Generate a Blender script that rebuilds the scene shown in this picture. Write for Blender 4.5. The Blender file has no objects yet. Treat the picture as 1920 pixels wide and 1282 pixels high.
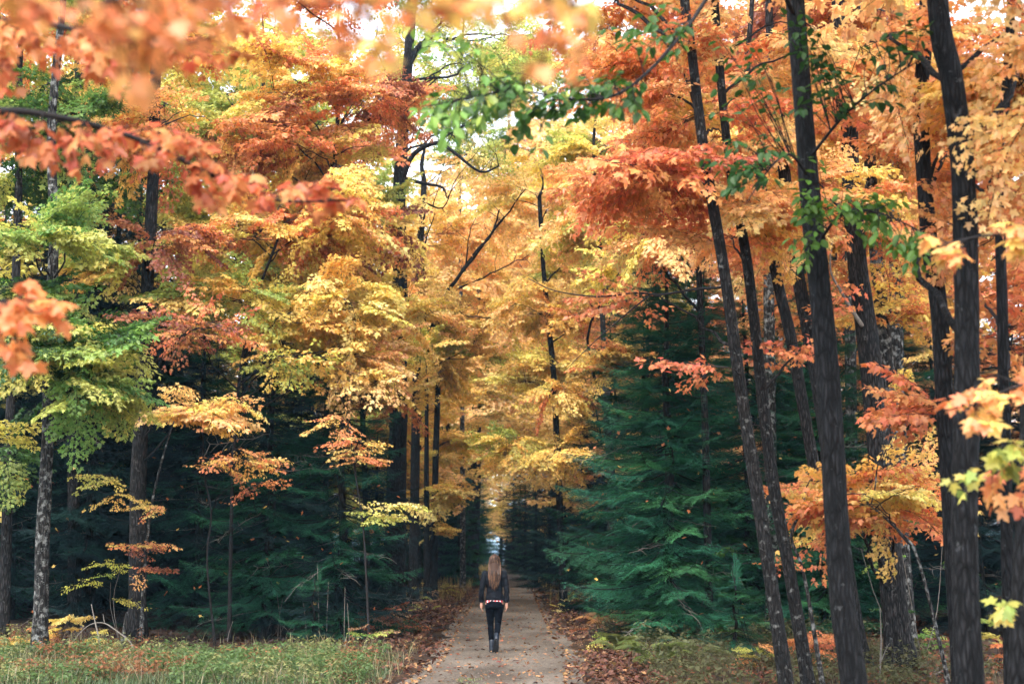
import bpy, math, random
import numpy as np
from mathutils import Vector, Matrix, noise

random.seed(11)
RNG = np.random.default_rng(11)
scene = bpy.context.scene
C = scene.collection

# ------------------------------------------------------------------ camera
F_PX = 2667.0                      # 50 mm lens, in pixels of a 1920 wide frame
CAM_Z = 1.87
TILT = math.atan((1018 - 641) / F_PX)
cam_data = bpy.data.cameras.new('camera')
cam_data.lens = 50
cam_data.sensor_width = 36
cam_data.clip_start = 0.1
cam_data.clip_end = 6000
cam_data.dof.use_dof = True
cam_data.dof.focus_distance = 22.5
cam_data.dof.aperture_fstop = 1.9
cam = bpy.data.objects.new('camera', cam_data)
C.objects.link(cam)
cam.location = (0, 0, CAM_Z)
cam.rotation_euler = (math.pi / 2 + TILT, 0, 0)
scene.camera = cam

# ------------------------------------------------------------------ sky, sun, exposure
SUN_EL, SUN_AZ = math.radians(56), math.radians(200)     # behind the camera, a little to the left
world = bpy.data.worlds.new('World')
scene.world = world
world.use_nodes = True
wn, wl = world.node_tree.nodes, world.node_tree.links
sky = wn.new('ShaderNodeTexSky')
sky.sky_type = 'NISHITA'
sky.sun_disc = False
sky.sun_elevation = SUN_EL
sky.sun_rotation = SUN_AZ
sky.dust_density = 1.5
sky.air_density = 1.0
hs = wn.new('ShaderNodeHueSaturation')                   # an overcast sky is nearly colourless
hs.inputs['Saturation'].default_value = 0.30
bg = wn['Background']
bg.inputs['Strength'].default_value = 0.15
wl.new(sky.outputs[0], hs.inputs['Color'])
wl.new(hs.outputs[0], bg.inputs['Color'])
sun_data = bpy.data.lights.new('sun', 'SUN')
sun_data.energy = 1.0
sun_data.angle = math.radians(30)
sun_data.color = (1.0, 0.95, 0.88)
sun = bpy.data.objects.new('sun', sun_data)
C.objects.link(sun)
sd = Vector((math.sin(SUN_AZ) * math.cos(SUN_EL), math.cos(SUN_AZ) * math.cos(SUN_EL), math.sin(SUN_EL)))
sun.location = sd * 60
sun.rotation_euler = sd.to_track_quat('Z', 'Y').to_euler()
scene.view_settings.view_transform = 'Standard'
scene.view_settings.look = 'None'
scene.view_settings.gamma = 1
scene.view_settings.use_curve_mapping = False
scene.view_settings.exposure = 2.48
scene.cycles.max_bounces = 5
scene.cycles.diffuse_bounces = 4
scene.cycles.glossy_bounces = 2
scene.cycles.transmission_bounces = 5
scene.cycles.use_adaptive_sampling = True
scene.cycles.adaptive_threshold = 0.02

# ------------------------------------------------------------------ helpers
def P(u, v, Y):
    """world point seen at photograph pixel (u, v) at forward distance Y"""
    a, b = (u - 960) / F_PX, (641 - v) / F_PX
    ct, st = math.cos(TILT), math.sin(TILT)
    dx, dy, dz = a, ct - b * st, st + b * ct
    t = Y / dy
    return Vector((t * dx, Y, CAM_Z + t * dz))

def Yground(v, z=0.0):
    b = (641 - v) / F_PX
    ct, st = math.cos(TILT), math.sin(TILT)
    return (z - CAM_Z) * (ct - b * st) / (st + b * ct)

def path_x(y):
    if y < 60:
        return -0.20 - 0.16 * math.exp(-((y - 16) / 4.5) ** 2) + 0.10 * math.exp(-((y - 25) / 4.0) ** 2)
    return -0.20 + 0.0018 * (y - 60) ** 1.6 * 0.35

def ground_z(x, y):
    d = abs(x - path_x(y))
    z = 0.0
    s = min(1, max(0, (d - 1.1) / 1.4))
    z += 0.10 * s * noise.noise((x * 0.35, y * 0.35, 3.3)) + 0.05 * s * noise.noise((x * 1.1, y * 1.1, 7.7))
    z += 0.10 * s
    z += 0.55 * min(1, max(0, (d - 5) / 20))
    z -= 0.014 * (1 - s)
    if y > 125:
        z -= min(14, (y - 125) * 0.05)
    return z

def srgb(r, g, b):
    f = lambda c: ((c / 255 + 0.055) / 1.055) ** 2.4 if c > 10 else c / 255 / 12.92
    return (f(r), f(g), f(b))

class MB:
    def __init__(self):
        self.v, self.f, self.r = [], [], []
        self.n = 0
    def add(self, V, F, r=0.5):
        self.v.append(np.asarray(V, dtype=np.float32).reshape(-1, 3))
        n = self.n
        self.f += [tuple(i + n for i in f) for f in F]
        self.r += [r] * len(F)
        self.n += len(self.v[-1])
    def mesh(self, name, mats, smooth=False):
        me = bpy.data.meshes.new(name)
        V = np.concatenate(self.v) if self.v else np.zeros((0, 3))
        me.from_pydata(V.tolist(), [], self.f)
        a = me.attributes.new('rnd', 'FLOAT', 'FACE')
        a.data.foreach_set('value', np.asarray(self.r, dtype=np.float32))
        for m in (mats if isinstance(mats, (list, tuple)) else [mats]):
            me.materials.append(m)
        if smooth:
            me.polygons.foreach_set('use_smooth', [True] * len(me.polygons))
        return me

def link(name, me, parent=None, loc=None):
    o = bpy.data.objects.new(name, me)
    C.objects.link(o)
    if parent is not None:
        o.parent = parent
    if loc is not None:
        o.location = loc
    return o

def tag(o, label=None, cat=None, group=None, kind=None):
    if label: o['label'] = label
    if cat: o['category'] = cat
    if group: o['group'] = group
    if kind: o['kind'] = kind
    return o

def thing(name, loc, label, cat, group=None):
    return tag(link(name, None, None, loc), label, cat, group)

# ------------------------------------------------------------------ materials
def new_mat(name):
    m = bpy.data.materials.new(name)
    m.use_nodes = True
    nt = m.node_tree
    nt.nodes.clear()
    out = nt.nodes.new('ShaderNodeOutputMaterial')
    return m, nt, out

def leaf_material(name, hue_span=0.024, val_lo=0.70, val_hi=1.26, trans=0.5, rough=0.45, gloss=0.03, fixed=None, sat=0.97):
    m, nt, out = new_mat(name)
    N, L = nt.nodes, nt.links
    at = N.new('ShaderNodeAttribute'); at.attribute_name = 'rnd'
    oi = N.new('ShaderNodeObjectInfo')
    h = N.new('ShaderNodeMapRange'); h.inputs['To Min'].default_value = 0.5 - hue_span * 0.6; h.inputs['To Max'].default_value = 0.5 + hue_span * 0.8
    # a second random number from the first
    mul = N.new('ShaderNodeMath'); mul.operation = 'MULTIPLY'; mul.inputs[1].default_value = 37.73
    fr = N.new('ShaderNodeMath'); fr.operation = 'FRACT'
    v = N.new('ShaderNodeMapRange'); v.inputs['To Min'].default_value = val_lo; v.inputs['To Max'].default_value = val_hi
    hsv = N.new('ShaderNodeHueSaturation'); hsv.inputs['Saturation'].default_value = sat
    L.new(at.outputs['Fac'], h.inputs['Value'])
    L.new(at.outputs['Fac'], mul.inputs[0]); L.new(mul.outputs[0], fr.inputs[0]); L.new(fr.outputs[0], v.inputs['Value'])
    L.new(h.outputs[0], hsv.inputs['Hue']); L.new(v.outputs[0], hsv.inputs['Value'])
    if fixed:
        hsv.inputs['Color'].default_value = (*fixed, 1)
    else:
        L.new(oi.outputs['Color'], hsv.inputs['Color'])
    # blotches and browned spots on the blade
    tc = N.new('ShaderNodeTexCoord')
    nz = N.new('ShaderNodeTexNoise'); nz.inputs['Scale'].default_value = 22; nz.inputs['Detail'].default_value = 3
    L.new(tc.outputs['Object'], nz.inputs['Vector'])
    rp = N.new('ShaderNodeMapRange'); rp.inputs['From Min'].default_value = 0.3; rp.inputs['From Max'].default_value = 0.7
    rp.inputs['To Min'].default_value = 0.86; rp.inputs['To Max'].default_value = 1.1
    L.new(nz.outputs[0], rp.inputs['Value'])
    mx = N.new('ShaderNodeMix'); mx.data_type = 'RGBA'; mx.blend_type = 'MULTIPLY'; mx.inputs[0].default_value = 1.0
    L.new(hsv.outputs[0], mx.inputs[6])
    L.new(rp.outputs[0], mx.inputs[7])
    col = mx.outputs[2]
    d = N.new('ShaderNodeBsdfDiffuse'); L.new(col, d.inputs['Color'])
    t = N.new('ShaderNodeBsdfTranslucent'); L.new(col, t.inputs['Color'])
    g = N.new('ShaderNodeBsdfGlossy'); g.inputs['Roughness'].default_value = rough
    m1 = N.new('ShaderNodeMixShader'); m1.inputs[0].default_value = trans
    L.new(d.outputs[0], m1.inputs[1]); L.new(t.outputs[0], m1.inputs[2])
    m2 = N.new('ShaderNodeMixShader'); m2.inputs[0].default_value = gloss
    L.new(m1.outputs[0], m2.inputs[1]); L.new(g.outputs[0], m2.inputs[2])
    L.new(m2.outputs[0], out.inputs['Surface'])
    return m

def bark_material(name, dark, light, lichen, lichen_amt, scale=1.0, moss=None):
    m, nt, out = new_mat(name)
    N, L = nt.nodes, nt.links
    tc = N.new('ShaderNodeTexCoord')
    mp = N.new('ShaderNodeMapping'); mp.inputs['Scale'].default_value = (27 * scale, 27 * scale, 5.0 * scale)
    L.new(tc.outputs['Object'], mp.inputs['Vector'])
    n1 = N.new('ShaderNodeTexNoise'); n1.inputs['Scale'].default_value = 1.6; n1.inputs['Detail'].default_value = 8; n1.inputs['Roughness'].default_value = 0.65
    L.new(mp.outputs[0], n1.inputs['Vector'])
    vo = N.new('ShaderNodeTexVoronoi'); vo.feature = 'DISTANCE_TO_EDGE'; vo.inputs['Scale'].default_value = 1.1
    L.new(mp.outputs[0], vo.inputs['Vector'])
    cr = N.new('ShaderNodeValToRGB')
    cr.color_ramp.elements[0].position = 0.40; cr.color_ramp.elements[0].color = (*dark, 1)
    cr.color_ramp.elements[1].position = 0.66; cr.color_ramp.elements[1].color = (*light, 1)
    L.new(n1.outputs[0], cr.inputs[0])
    ck = N.new('ShaderNodeMapRange'); ck.inputs['From Min'].default_value = 0.03; ck.inputs['From Max'].default_value = 0.30
    ck.inputs['To Min'].default_value = 0.15; ck.inputs['To Max'].default_value = 1.1
    L.new(vo.outputs['Distance'], ck.inputs['Value'])
    cm = N.new('ShaderNodeMix'); cm.data_type = 'RGBA'; cm.blend_type = 'MULTIPLY'; cm.inputs[0].default_value = 1.0
    L.new(cr.outputs[0], cm.inputs[6]); L.new(ck.outputs[0], cm.inputs[7])
    # pale crusts of lichen
    n2 = N.new('ShaderNodeTexNoise'); n2.inputs['Scale'].default_value = 9 * scale; n2.inputs['Detail'].default_value = 6; n2.inputs['Roughness'].default_value = 0.7
    L.new(tc.outputs['Object'], n2.inputs['Vector'])
    lr = N.new('ShaderNodeMapRange'); lr.inputs['From Min'].default_value = 0.66 - 0.22 * lichen_amt; lr.inputs['From Max'].default_value = 0.74 - 0.16 * lichen_amt
    L.new(n2.outputs[0], lr.inputs['Value'])
    mx = N.new('ShaderNodeMix'); mx.data_type = 'RGBA'
    L.new(lr.outputs[0], mx.inputs[0]); L.new(cm.outputs[2], mx.inputs[6]); mx.inputs[7].default_value = (*lichen, 1)
    bs = N.new('ShaderNodeBsdfPrincipled'); bs.inputs['Roughness'].default_value = 0.9
    bs.inputs['Specular IOR Level'].default_value = 0.2
    L.new(mx.outputs[2], bs.inputs['Base Color'])
    mn = N.new('ShaderNodeMath'); mn.operation = 'MINIMUM'; mn.inputs[1].default_value = 0.25
    L.new(vo.outputs['Distance'], mn.inputs[0])
    ad = N.new('ShaderNodeMath'); ad.operation = 'MULTIPLY_ADD'; ad.inputs[1].default_value = 2.0
    L.new(mn.outputs[0], ad.inputs[0]); L.new(n1.outputs[0], ad.inputs[2])
    bp = N.new('ShaderNodeBump'); bp.inputs['Strength'].default_value = 1.0; bp.inputs['Distance'].default_value = 0.03
    L.new(ad.outputs[0], bp.inputs['Height']); L.new(bp.outputs[0], bs.inputs['Normal'])
    L.new(bs.outputs[0], out.inputs['Surface'])
    return m

def plain_material(name, col, rough=0.7, var=0.25, scale=20, spec=0.4, bump=0.0):
    m, nt, out = new_mat(name)
    N, L = nt.nodes, nt.links
    tc = N.new('ShaderNodeTexCoord')
    n1 = N.new('ShaderNodeTexNoise'); n1.inputs['Scale'].default_value = scale; n1.inputs['Detail'].default_value = 5
    L.new(tc.outputs['Object'], n1.inputs['Vector'])
    cr = N.new('ShaderNodeValToRGB')
    cr.color_ramp.elements[0].position = 0.3; cr.color_ramp.elements[0].color = (*[c * (1 - var) for c in col], 1)
    cr.color_ramp.elements[1].position = 0.7; cr.color_ramp.elements[1].color = (*[min(1, c * (1 + var)) for c in col], 1)
    L.new(n1.outputs[0], cr.inputs[0])
    bs = N.new('ShaderNodeBsdfPrincipled'); bs.inputs['Roughness'].default_value = rough
    bs.inputs['Specular IOR Level'].default_value = spec
    L.new(cr.outputs[0], bs.inputs['Base Color'])
    if bump:
        bp = N.new('ShaderNodeBump'); bp.inputs['Strength'].default_value = bump; bp.inputs['Distance'].default_value = 0.01
        L.new(n1.outputs[0], bp.inputs['Height']); L.new(bp.outputs[0], bs.inputs['Normal'])
    L.new(bs.outputs[0], out.inputs['Surface'])
    return m

M = {}
M['leaf'] = leaf_material('autumn_leaf')
M['green_leaf'] = leaf_material('green_leaf', 0.02, 0.7, 1.2, 0.45, 0.5, 0.025, None, 1.0)
M['needle'] = leaf_material('conifer_needle', 0.025, 0.35, 1.6, 0.18, 0.6, 0.03, None, 1.0)
M['litter'] = leaf_material('fallen_leaf', 0.02, 0.45, 1.3, 0.10, 0.6, 0.03)
M['grass'] = leaf_material('grass_blade', 0.05, 0.6, 1.3, 0.3, 0.5, 0.03)
M['twig'] = plain_material('twig_bark', (0.014, 0.012, 0.012), 0.85, 0.3, 30, 0.2)
M['pale_twig'] = plain_material('dead_twig', (0.16, 0.14, 0.12), 0.85, 0.3, 30, 0.2)
M['bark_dark'] = bark_material('dark_maple_bark', (0.004, 0.0045, 0.006), (0.026, 0.025, 0.027), (0.075, 0.078, 0.08), 0.2)
M['bark_mid'] = bark_material('grey_brown_bark', (0.007, 0.0068, 0.0075), (0.055, 0.049, 0.048), (0.10, 0.10, 0.096), 0.3)
M['bark_pale'] = bark_material('lichen_grey_bark', (0.018, 0.016, 0.016), (0.075, 0.068, 0.062), (0.22, 0.22, 0.205), 0.7)
M['bark_speckled'] = bark_material('lichen_speckled_bark', (0.006, 0.006, 0.0065), (0.038, 0.034, 0.033), (0.15, 0.15, 0.14), 0.4, 1.3)
M['bark_fir'] = bark_material('conifer_bark', (0.012, 0.010, 0.009), (0.05, 0.04, 0.034), (0.12, 0.13, 0.11), 0.15, 0.8)

# ------------------------------------------------------------------ leaf templates: base at the origin, tip at y = 1
def leaf_tpl(half, curl=0.25, fold=0.22, seed=0):
    r = random.Random(seed)
    mid0, mid1 = half[0], half[-1]
    V, F = [], []
    def z(x, y):
        return fold * abs(x) * (1 - 0.5 * y) - curl * y * y * 0.6 - curl * 0.9 * x * x + r.uniform(-0.02, 0.02)
    right = [(x, y, z(x, y)) for x, y in half]
    left = [(-x * r.uniform(0.85, 1.1), y + r.uniform(-0.03, 0.03), z(x, y)) for x, y in half[1:-1]]
    V = right + left
    n = len(half)
    F.append(tuple(range(n)))
    F.append((0, n - 1) + tuple(n + k for k in range(len(left) - 1, -1, -1)))
    return np.array(V), F

MAPLE_NEAR_H = [(0, 0), (0.15, -0.06), (0.40, -0.04), (0.29, 0.16), (0.45, 0.24), (0.64, 0.49), (0.41, 0.48), (0.20, 0.53), (0.25, 0.72), (0.13, 0.78), (0, 1.0)]
MAPLE_MID_H = [(0, 0), (0.40, -0.04), (0.26, 0.17), (0.63, 0.48), (0.19, 0.52), (0.20, 0.74), (0, 1.0)]
MAPLE_FAR_H = [(0, 0), (0.38, 0.02), (0.56, 0.48), (0.19, 0.53), (0, 1.0)]
OVAL_H = [(0, 0), (0.20, 0.12), (0.31, 0.34), (0.29, 0.58), (0.15, 0.84), (0, 1.0)]
OVAL_FAR_H = [(0, 0), (0.30, 0.35), (0.2, 0.75), (0, 1.0)]
T_NEAR = [leaf_tpl(MAPLE_NEAR_H, c, f, s) for s, (c, f) in enumerate([(0.15, 0.15), (0.45, 0.30), (0.8, 0.1), (0.3, -0.25)])]
T_MID = [leaf_tpl(MAPLE_MID_H, c, f, s + 9) for s, (c, f) in enumerate([(0.2, 0.2), (0.5, 0.3), (0.7, 0.0)])]
T_FAR = [leaf_tpl(MAPLE_FAR_H, c, f, s + 19) for s, (c, f) in enumerate([(0.25, 0.2), (0.55, 0.1)])]
T_OVAL = [leaf_tpl(OVAL_H, c, f, s + 29) for s, (c, f) in enumerate([(0.2, 0.25), (0.5, 0.2), (0.3, 0.4)])]
T_OVALF = [leaf_tpl(OVAL_FAR_H, c, f, s + 39) for s, (c, f) in enumerate([(0.2, 0.25), (0.5, 0.2)])]

def frame(d, up):
    """columns x, y, n of a leaf whose tip points along d and whose face looks roughly along up"""
    y = d.normalized()
    x = y.cross(up)
    if x.length < 1e-4:
        x = y.cross(Vector((1, 0.1, 0)))
    x.normalize()
    n = x.cross(y)
    return x, y, n

def add_leaf(mb, tpl, p, d, up, size, r):
    V, F = tpl
    x, y, n = frame(d, up)
    A = np.array([x, y, n]) * size
    mb.add(V @ A + np.array(p), F, r)

def rv(r, s=1.0):
    return Vector((r.uniform(-s, s), r.uniform(-s, s), r.uniform(-s, s)))

def catmull(pts, per):
    pts = [Vector(p) for p in pts]
    if len(pts) < 3:
        return [pts[0].lerp(pts[-1], i / per) for i in range(per + 1)]
    q = [pts[0] * 2 - pts[1]] + pts + [pts[-1] * 2 - pts[-2]]
    out = []
    for i in range(1, len(q) - 2):
        for k in range(per):
            t = k / per
            a, b, c, d = q[i - 1], q[i], q[i + 1], q[i + 2]
            out.append(0.5 * ((2 * b) + (c - a) * t + (2 * a - 5 * b + 4 * c - d) * t * t + (3 * b - a - 3 * c + d) * t ** 3))
    out.append(pts[-1])
    return out

def tube(mb, pts, radii, sides=6, r=0.5, wob=0.0, seed=0, cap=True, vertical=False):
    n = len(pts)
    V = []
    ref = Vector((0.3, 1, 0.1)) if not vertical else Vector((0, 1, 0))
    for i in range(n):
        t = (pts[min(i + 1, n - 1)] - pts[max(i - 1, 0)])
        if t.length < 1e-6: t = Vector((0, 0, 1))
        t.normalize()
        a = t.cross(ref)
        if a.length < 0.05: a = t.cross(Vector((1, 0, 0)))
        a.normalize(); b = t.cross(a)
        for k in range(sides):
            an = 2 * math.pi * k / sides
            rr = radii[i]
            if wob:
                c = Vector((math.cos(an), math.sin(an), 0))
                rr *= 1 + wob * noise.noise((c.x * 1.3 + seed, c.y * 1.3, pts[i].z * 1.1)) + 0.35 * wob * noise.noise((c.x * 5 + seed, c.y * 5, pts[i].z * 3.5))
            V.append(pts[i] + a * (rr * math.cos(an)) + b * (rr * math.sin(an)))
    F = []
    for i in range(n - 1):
        for k in range(sides):
            k2 = (k + 1) % sides
            F.append((i * sides + k, i * sides + k2, (i + 1) * sides + k2, (i + 1) * sides + k))
    if cap:
        F.append(tuple(range((n - 1) * sides, n * sides)))
        F.append(tuple(reversed(range(sides))))
    mb.add([tuple(v) for v in V], F, r)

# ------------------------------------------------------------------ leafy sprays (unit pieces that many limbs carry)
def make_spray(name, L, leaf, tpls, step, seed, mat, side_step=0.15, wide=0.62, sides=3, skip=0.12, droop=0.16, hang=0.7):
    r = random.Random(seed)
    mb, tw = MB(), MB()
    def zoff(t): return -droop * L * t * t
    ph = r.uniform(0, 6)
    def axis(t): return Vector((t * L, 0.06 * L * math.sin(3 * t + ph), zoff(t) + 0.03 * L * math.sin(4 * t + ph)))
    twigs = [([axis(i / 5) for i in range(6)], 0.0032 + 0.0028 * L)]
    t = 0.14
    sd_ = 1
    while t < 0.97:
        p = axis(t)
        for sd_ in (1, -1):
            if r.random() < 0.12: continue
            ln = L * wide * (1.0 - 0.78 * t) * r.uniform(0.55, 1.05) * (0.55 + 0.45 * min(1, t * 4))
            an = math.radians(r.uniform(35, 68)) * sd_
            d = Vector((math.cos(an), math.sin(an), r.uniform(-0.22, 0.26)))
            q = [p + d * ln * k / 4 + Vector((0, 0, -droop * 1.1 * ln * (k / 4) ** 2)) + rv(r, 0.02 * ln) for k in range(5)]
            twigs.append((q, 0.003))
            if ln > 0.55:
                for s2 in (1, -1):
                    k = r.choice([1, 2])
                    d2 = (d + Vector((-math.sin(an), math.cos(an), 0)) * s2 * r.uniform(0.5, 1)).normalized()
                    l2 = ln * r.uniform(0.3, 0.5)
                    twigs.append(([q[k] + d2 * l2 * j / 2 + Vector((0, 0, r.uniform(-0.1, 0.05) * l2 * j)) for j in range(3)], 0.0022))
        t += side_step * r.uniform(0.7, 1.3) / max(0.8, L) 
    for q, rad in twigs:
        tube(tw, q, [rad * (1 - 0.6 * i / (len(q) - 1)) for i in range(len(q))], sides, cap=False)
        ln = sum((q[i + 1] - q[i]).length for i in range(len(q) - 1))
        s = step * r.uniform(0.5, 1.5) + (0.25 * L if rad > 0.004 else 0)
        while s < ln + step * 0.5:
            x = min(0.999, s / ln) * (len(q) - 1)
            i = int(x)
            p = q[i].lerp(q[i + 1], x - i)
            td = (q[i + 1] - q[i]).normalized()
            sidev = td.cross(Vector((0, 0, 1))).normalized()
            for s2 in (1, -1):
                if r.random() < skip: continue
                d = td * r.uniform(0.2, 1.0) + sidev * s2 * r.uniform(0.3, 1.0) + Vector((0, 0, r.uniform(-hang * 1.15, 0.2)))
                d.normalize()
                up = Vector((0, 0, 1)) + rv(r, 0.55)
                pet = leaf * r.uniform(0.2, 0.6)
                sz = leaf * r.uniform(0.6, 1.15)
                add_leaf(mb, r.choice(tpls), p + d * pet, d, up, sz, r.random())
            s += step * r.uniform(0.7, 1.3)
    nl = len(mb.f)
    nv = mb.n
    me_mb = MB()
    me_mb.v = mb.v + tw.v; me_mb.n = mb.n + tw.n
    me_mb.f = mb.f + [tuple(i + nv for i in f) for f in tw.f]
    me_mb.r = mb.r + tw.r
    me = me_mb.mesh(name, [mat, M['twig']])
    mi = np.zeros(len(me.polygons), dtype=np.int32); mi[nl:] = 1
    me.polygons.foreach_set('material_index', mi)
    return me

SPRAY = {
    'near': [make_spray('maple_spray_near', 1.0, 0.092, T_NEAR, 0.070, 100 + i, M['leaf'], 0.17, 0.6) for i in range(5)],
    'mid': [make_spray('maple_spray_mid', 1.45, 0.090, T_MID, 0.060, 200 + i, M['leaf'], 0.15, 0.62) for i in range(7)],
    'thin': [make_spray('maple_spray_thin', 1.2, 0.092, T_MID, 0.085, 250 + i, M['leaf'], 0.26, 0.55, skip=0.3) for i in range(4)],
    'far': [make_spray('maple_spray_far', 2.1, 0.120, T_FAR, 0.080, 300 + i, M['leaf'], 0.24, 0.55) for i in range(6)],
    'oval': [make_spray('oval_leaf_spray', 1.1, 0.10, T_OVAL, 0.075, 400 + i, M['green_leaf'], 0.17, 0.6, hang=0.9) for i in range(4)],
    'birch': [make_spray('birch_spray', 1.8, 0.10, T_OVALF, 0.075, 450 + i, M['green_leaf'], 0.22, 0.55, skip=0.32, hang=1.0) for i in range(4)],
}
SPRAY_L = {'near': 1.0, 'mid': 1.45, 'thin': 1.2, 'far': 2.1, 'oval': 1.1, 'birch': 1.8}

# ------------------------------------------------------------------ conifer boughs
def make_bough(name, L, seed, light=False):
    r = random.Random(seed)
    mb, tw = MB(), MB()
    sag = r.uniform(0.10, 0.22)
    def axis(t): return Vector((t * L, 0.05 * L * math.sin(2.5 * t + seed), -sag * L * math.sin(t * 2.4) * 0.8 + 0.10 * L * t * t))
    q = [axis(i / 7) for i in range(8)]
    tube(tw, q, [0.013 * (1 - 0.85 * i / 7) + 0.001 for i in range(8)], 4, cap=False)
    step2 = 0.10 if light else 0.062
    s = 0.10 * L
    while s < L:
        t = s / L
        p = axis(t)
        env = min(1, t / 0.22) * (1 - t) ** 0.75
        for sd_ in (1, -1):
            if r.random() < 0.1: continue
            ln = (0.10 + 0.46 * L * env) * r.uniform(0.6, 1.1)
            an = math.radians(r.uniform(38, 62)) * sd_
            d = Vector((math.cos(an), math.sin(an), r.uniform(-0.22, 0.12)))
            perp = Vector((-math.sin(an), math.cos(an), 0))
            def ax2(k): return p + d * ln * k + Vector((0, 0, -0.16 * ln * k * k))
            step3 = 0.075 if light else 0.042
            g = step3
            base_r = r.random()
            while g < ln + 0.02:
                k = g / ln
                pp = ax2(min(1, k))
                for s3 in (1, -1):
                    l3 = (0.05 + 0.26 * ln * (1 - k)) * r.uniform(0.6, 1.15) * (1.5 if light else 1)
                    d3 = (d * r.uniform(0.7, 1.1) + perp * s3 * r.uniform(0.5, 1.0) + Vector((0, 0, r.uniform(-0.35, 0.2)))).normalized()
                    w = Vector((0, 0, 1)).cross(d3).normalized()
                    tip = r.uniform(0.25, 0.75) * 0.6 + base_r * 0.4
                    if light:
                        wd = 0.020
                        a = pp; e = pp + d3 * l3
                        m_ = pp + d3 * l3 * 0.45
                        mb.add([tuple(a), tuple(m_ + w * wd), tuple(e), tuple(m_ - w * wd)], [(0, 1, 2, 3)], tip)
                    else:
                        # a twiglet: needles stand out both sides
                        nn = max(2, int(l3 / 0.020))
                        for j in range(nn):
                            b = pp + d3 * (l3 * j / nn)
                            for s4 in (1, -1):
                                nl_ = r.uniform(0.020, 0.034)
                                dd = (d3 * 0.85 + w * s4 * 0.7 + Vector((0, 0, r.uniform(-0.25, 0.3)))).normalized()
                                e = b + dd * nl_
                                o_ = d3 * 0.0065
                                mb.add([tuple(b - o_), tuple(b + o_), tuple(e)], [(0, 1, 2)], tip)
                g += step3 * r.uniform(0.8, 1.2)
        s += step2 * r.uniform(0.8, 1.25)
    nl = len(mb.f); nv = mb.n
    o = MB(); o.v = mb.v + tw.v; o.n = mb.n + tw.n
    o.f = mb.f + [tuple(i + nv for i in f) for f in tw.f]; o.r = mb.r + tw.r
    me = o.mesh(name, [M['needle'], M['twig']])
    mi = np.zeros(len(me.polygons), dtype=np.int32); mi[nl:] = 1
    me.polygons.foreach_set('material_index', mi)
    return me

BOUGH = [make_bough('fir_bough', 1.7, 500 + i) for i in range(4)]
BOUGH_L = [make_bough('fir_bough_light', 1.7, 600 + i, True) for i in range(3)]

# a merged conifer crown and merged maple crowns for trees deep in the wood
def merge(name, items, mats):
    """items: (mesh, 4x4 matrix)"""
    V, F, R, MI = [], [], [], []
    n = 0
    cache = {}
    for me, mx in items:
        if me.name not in cache:
            v = np.zeros(len(me.vertices) * 3, dtype=np.float32); me.vertices.foreach_get('co', v)
            r_ = np.zeros(len(me.polygons), dtype=np.float32); me.attributes['rnd'].data.foreach_get('value', r_)
            mi = np.zeros(len(me.polygons), dtype=np.int32); me.polygons.foreach_get('material_index', mi)
            li = np.zeros(len(me.loops), dtype=np.int32); me.loops.foreach_get('vertex_index', li)
            ls = np.zeros(len(me.polygons), dtype=np.int32); me.polygons.foreach_get('loop_start', ls)
            cache[me.name] = (v.reshape(-1, 3), r_, mi, li, ls)
        v, r_, mi, li, ls = cache[me.name]
        A = np.array(mx)
        V.append(v @ A[:3, :3].T + A[:3, 3])
        F.append((li + n, ls)); R.append(r_); MI.append(mi)
        n += len(v)
    me = bpy.data.meshes.new(name)
    allv = np.concatenate(V); alll = np.concatenate([f[0] for f in F])
    off = 0; starts = []
    for li, ls in F:
        starts.append(ls + off); off += len(li)
    starts = np.concatenate(starts)
    me.vertices.add(len(allv)); me.vertices.foreach_set('co', allv.astype(np.float32).ravel())
    me.loops.add(len(alll)); me.loops.foreach_set('vertex_index', alll.astype(np.int32))
    me.polygons.add(len(starts)); me.polygons.foreach_set('loop_start', starts.astype(np.int32))
    me.update(calc_edges=True)
    a = me.attributes.new('rnd', 'FLOAT', 'FACE'); a.data.foreach_set('value', np.concatenate(R).astype(np.float32))
    for m in mats: me.materials.append(m)
    me.polygons.foreach_set('material_index', np.concatenate(MI).astype(np.int32))
    return me

def orient(p, d, roll=0.0, s=1.0):
    x = d.normalized()
    y = Vector((0, 0, 1)).cross(x)
    if y.length < 1e-3: y = Vector((0, 1, 0))
    y.normalize()
    z = x.cross(y)
    m = Matrix((x, y, z)).transposed()
    m = m @ Matrix.Rotation(roll, 3, 'X')
    return Matrix.Translation(p) @ (m * s).to_4x4()

def conifer_matrices(H, R, r, z0=0.6, dens=0.30, per=(5, 7), density_top=1.0):
    out = []
    z = z0
    while z < H - 0.25:
        t = (z - z0) / (H - z0)
        rad = R * (1 - t) ** 0.68 * (0.72 + 0.28 * min(1, t * 6)) + 0.14
        n = r.randint(*per)
        a0 = r.uniform(0, 6.28)
        for k in range(n):
            a = a0 + 2 * math.pi * k / n + r.uniform(-0.3, 0.3)
            pitch = 0.30 * t * 1.4 - 0.16 + r.uniform(-0.16, 0.14)
            d = Vector((math.cos(a), math.sin(a), pitch))
            s = rad / 1.7 * r.uniform(0.72, 1.15)
            out.append(orient(Vector((0, 0, z + r.uniform(-0.12, 0.12))), d, r.uniform(-0.3, 0.3), s))
        z += dens * r.uniform(0.75, 1.25) * (1 - 0.4 * t)
    # leader
    out.append(orient(Vector((0, 0, H - 0.45)), Vector((0.05, 0.02, 1)), 0, 0.32))
    return out

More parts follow.
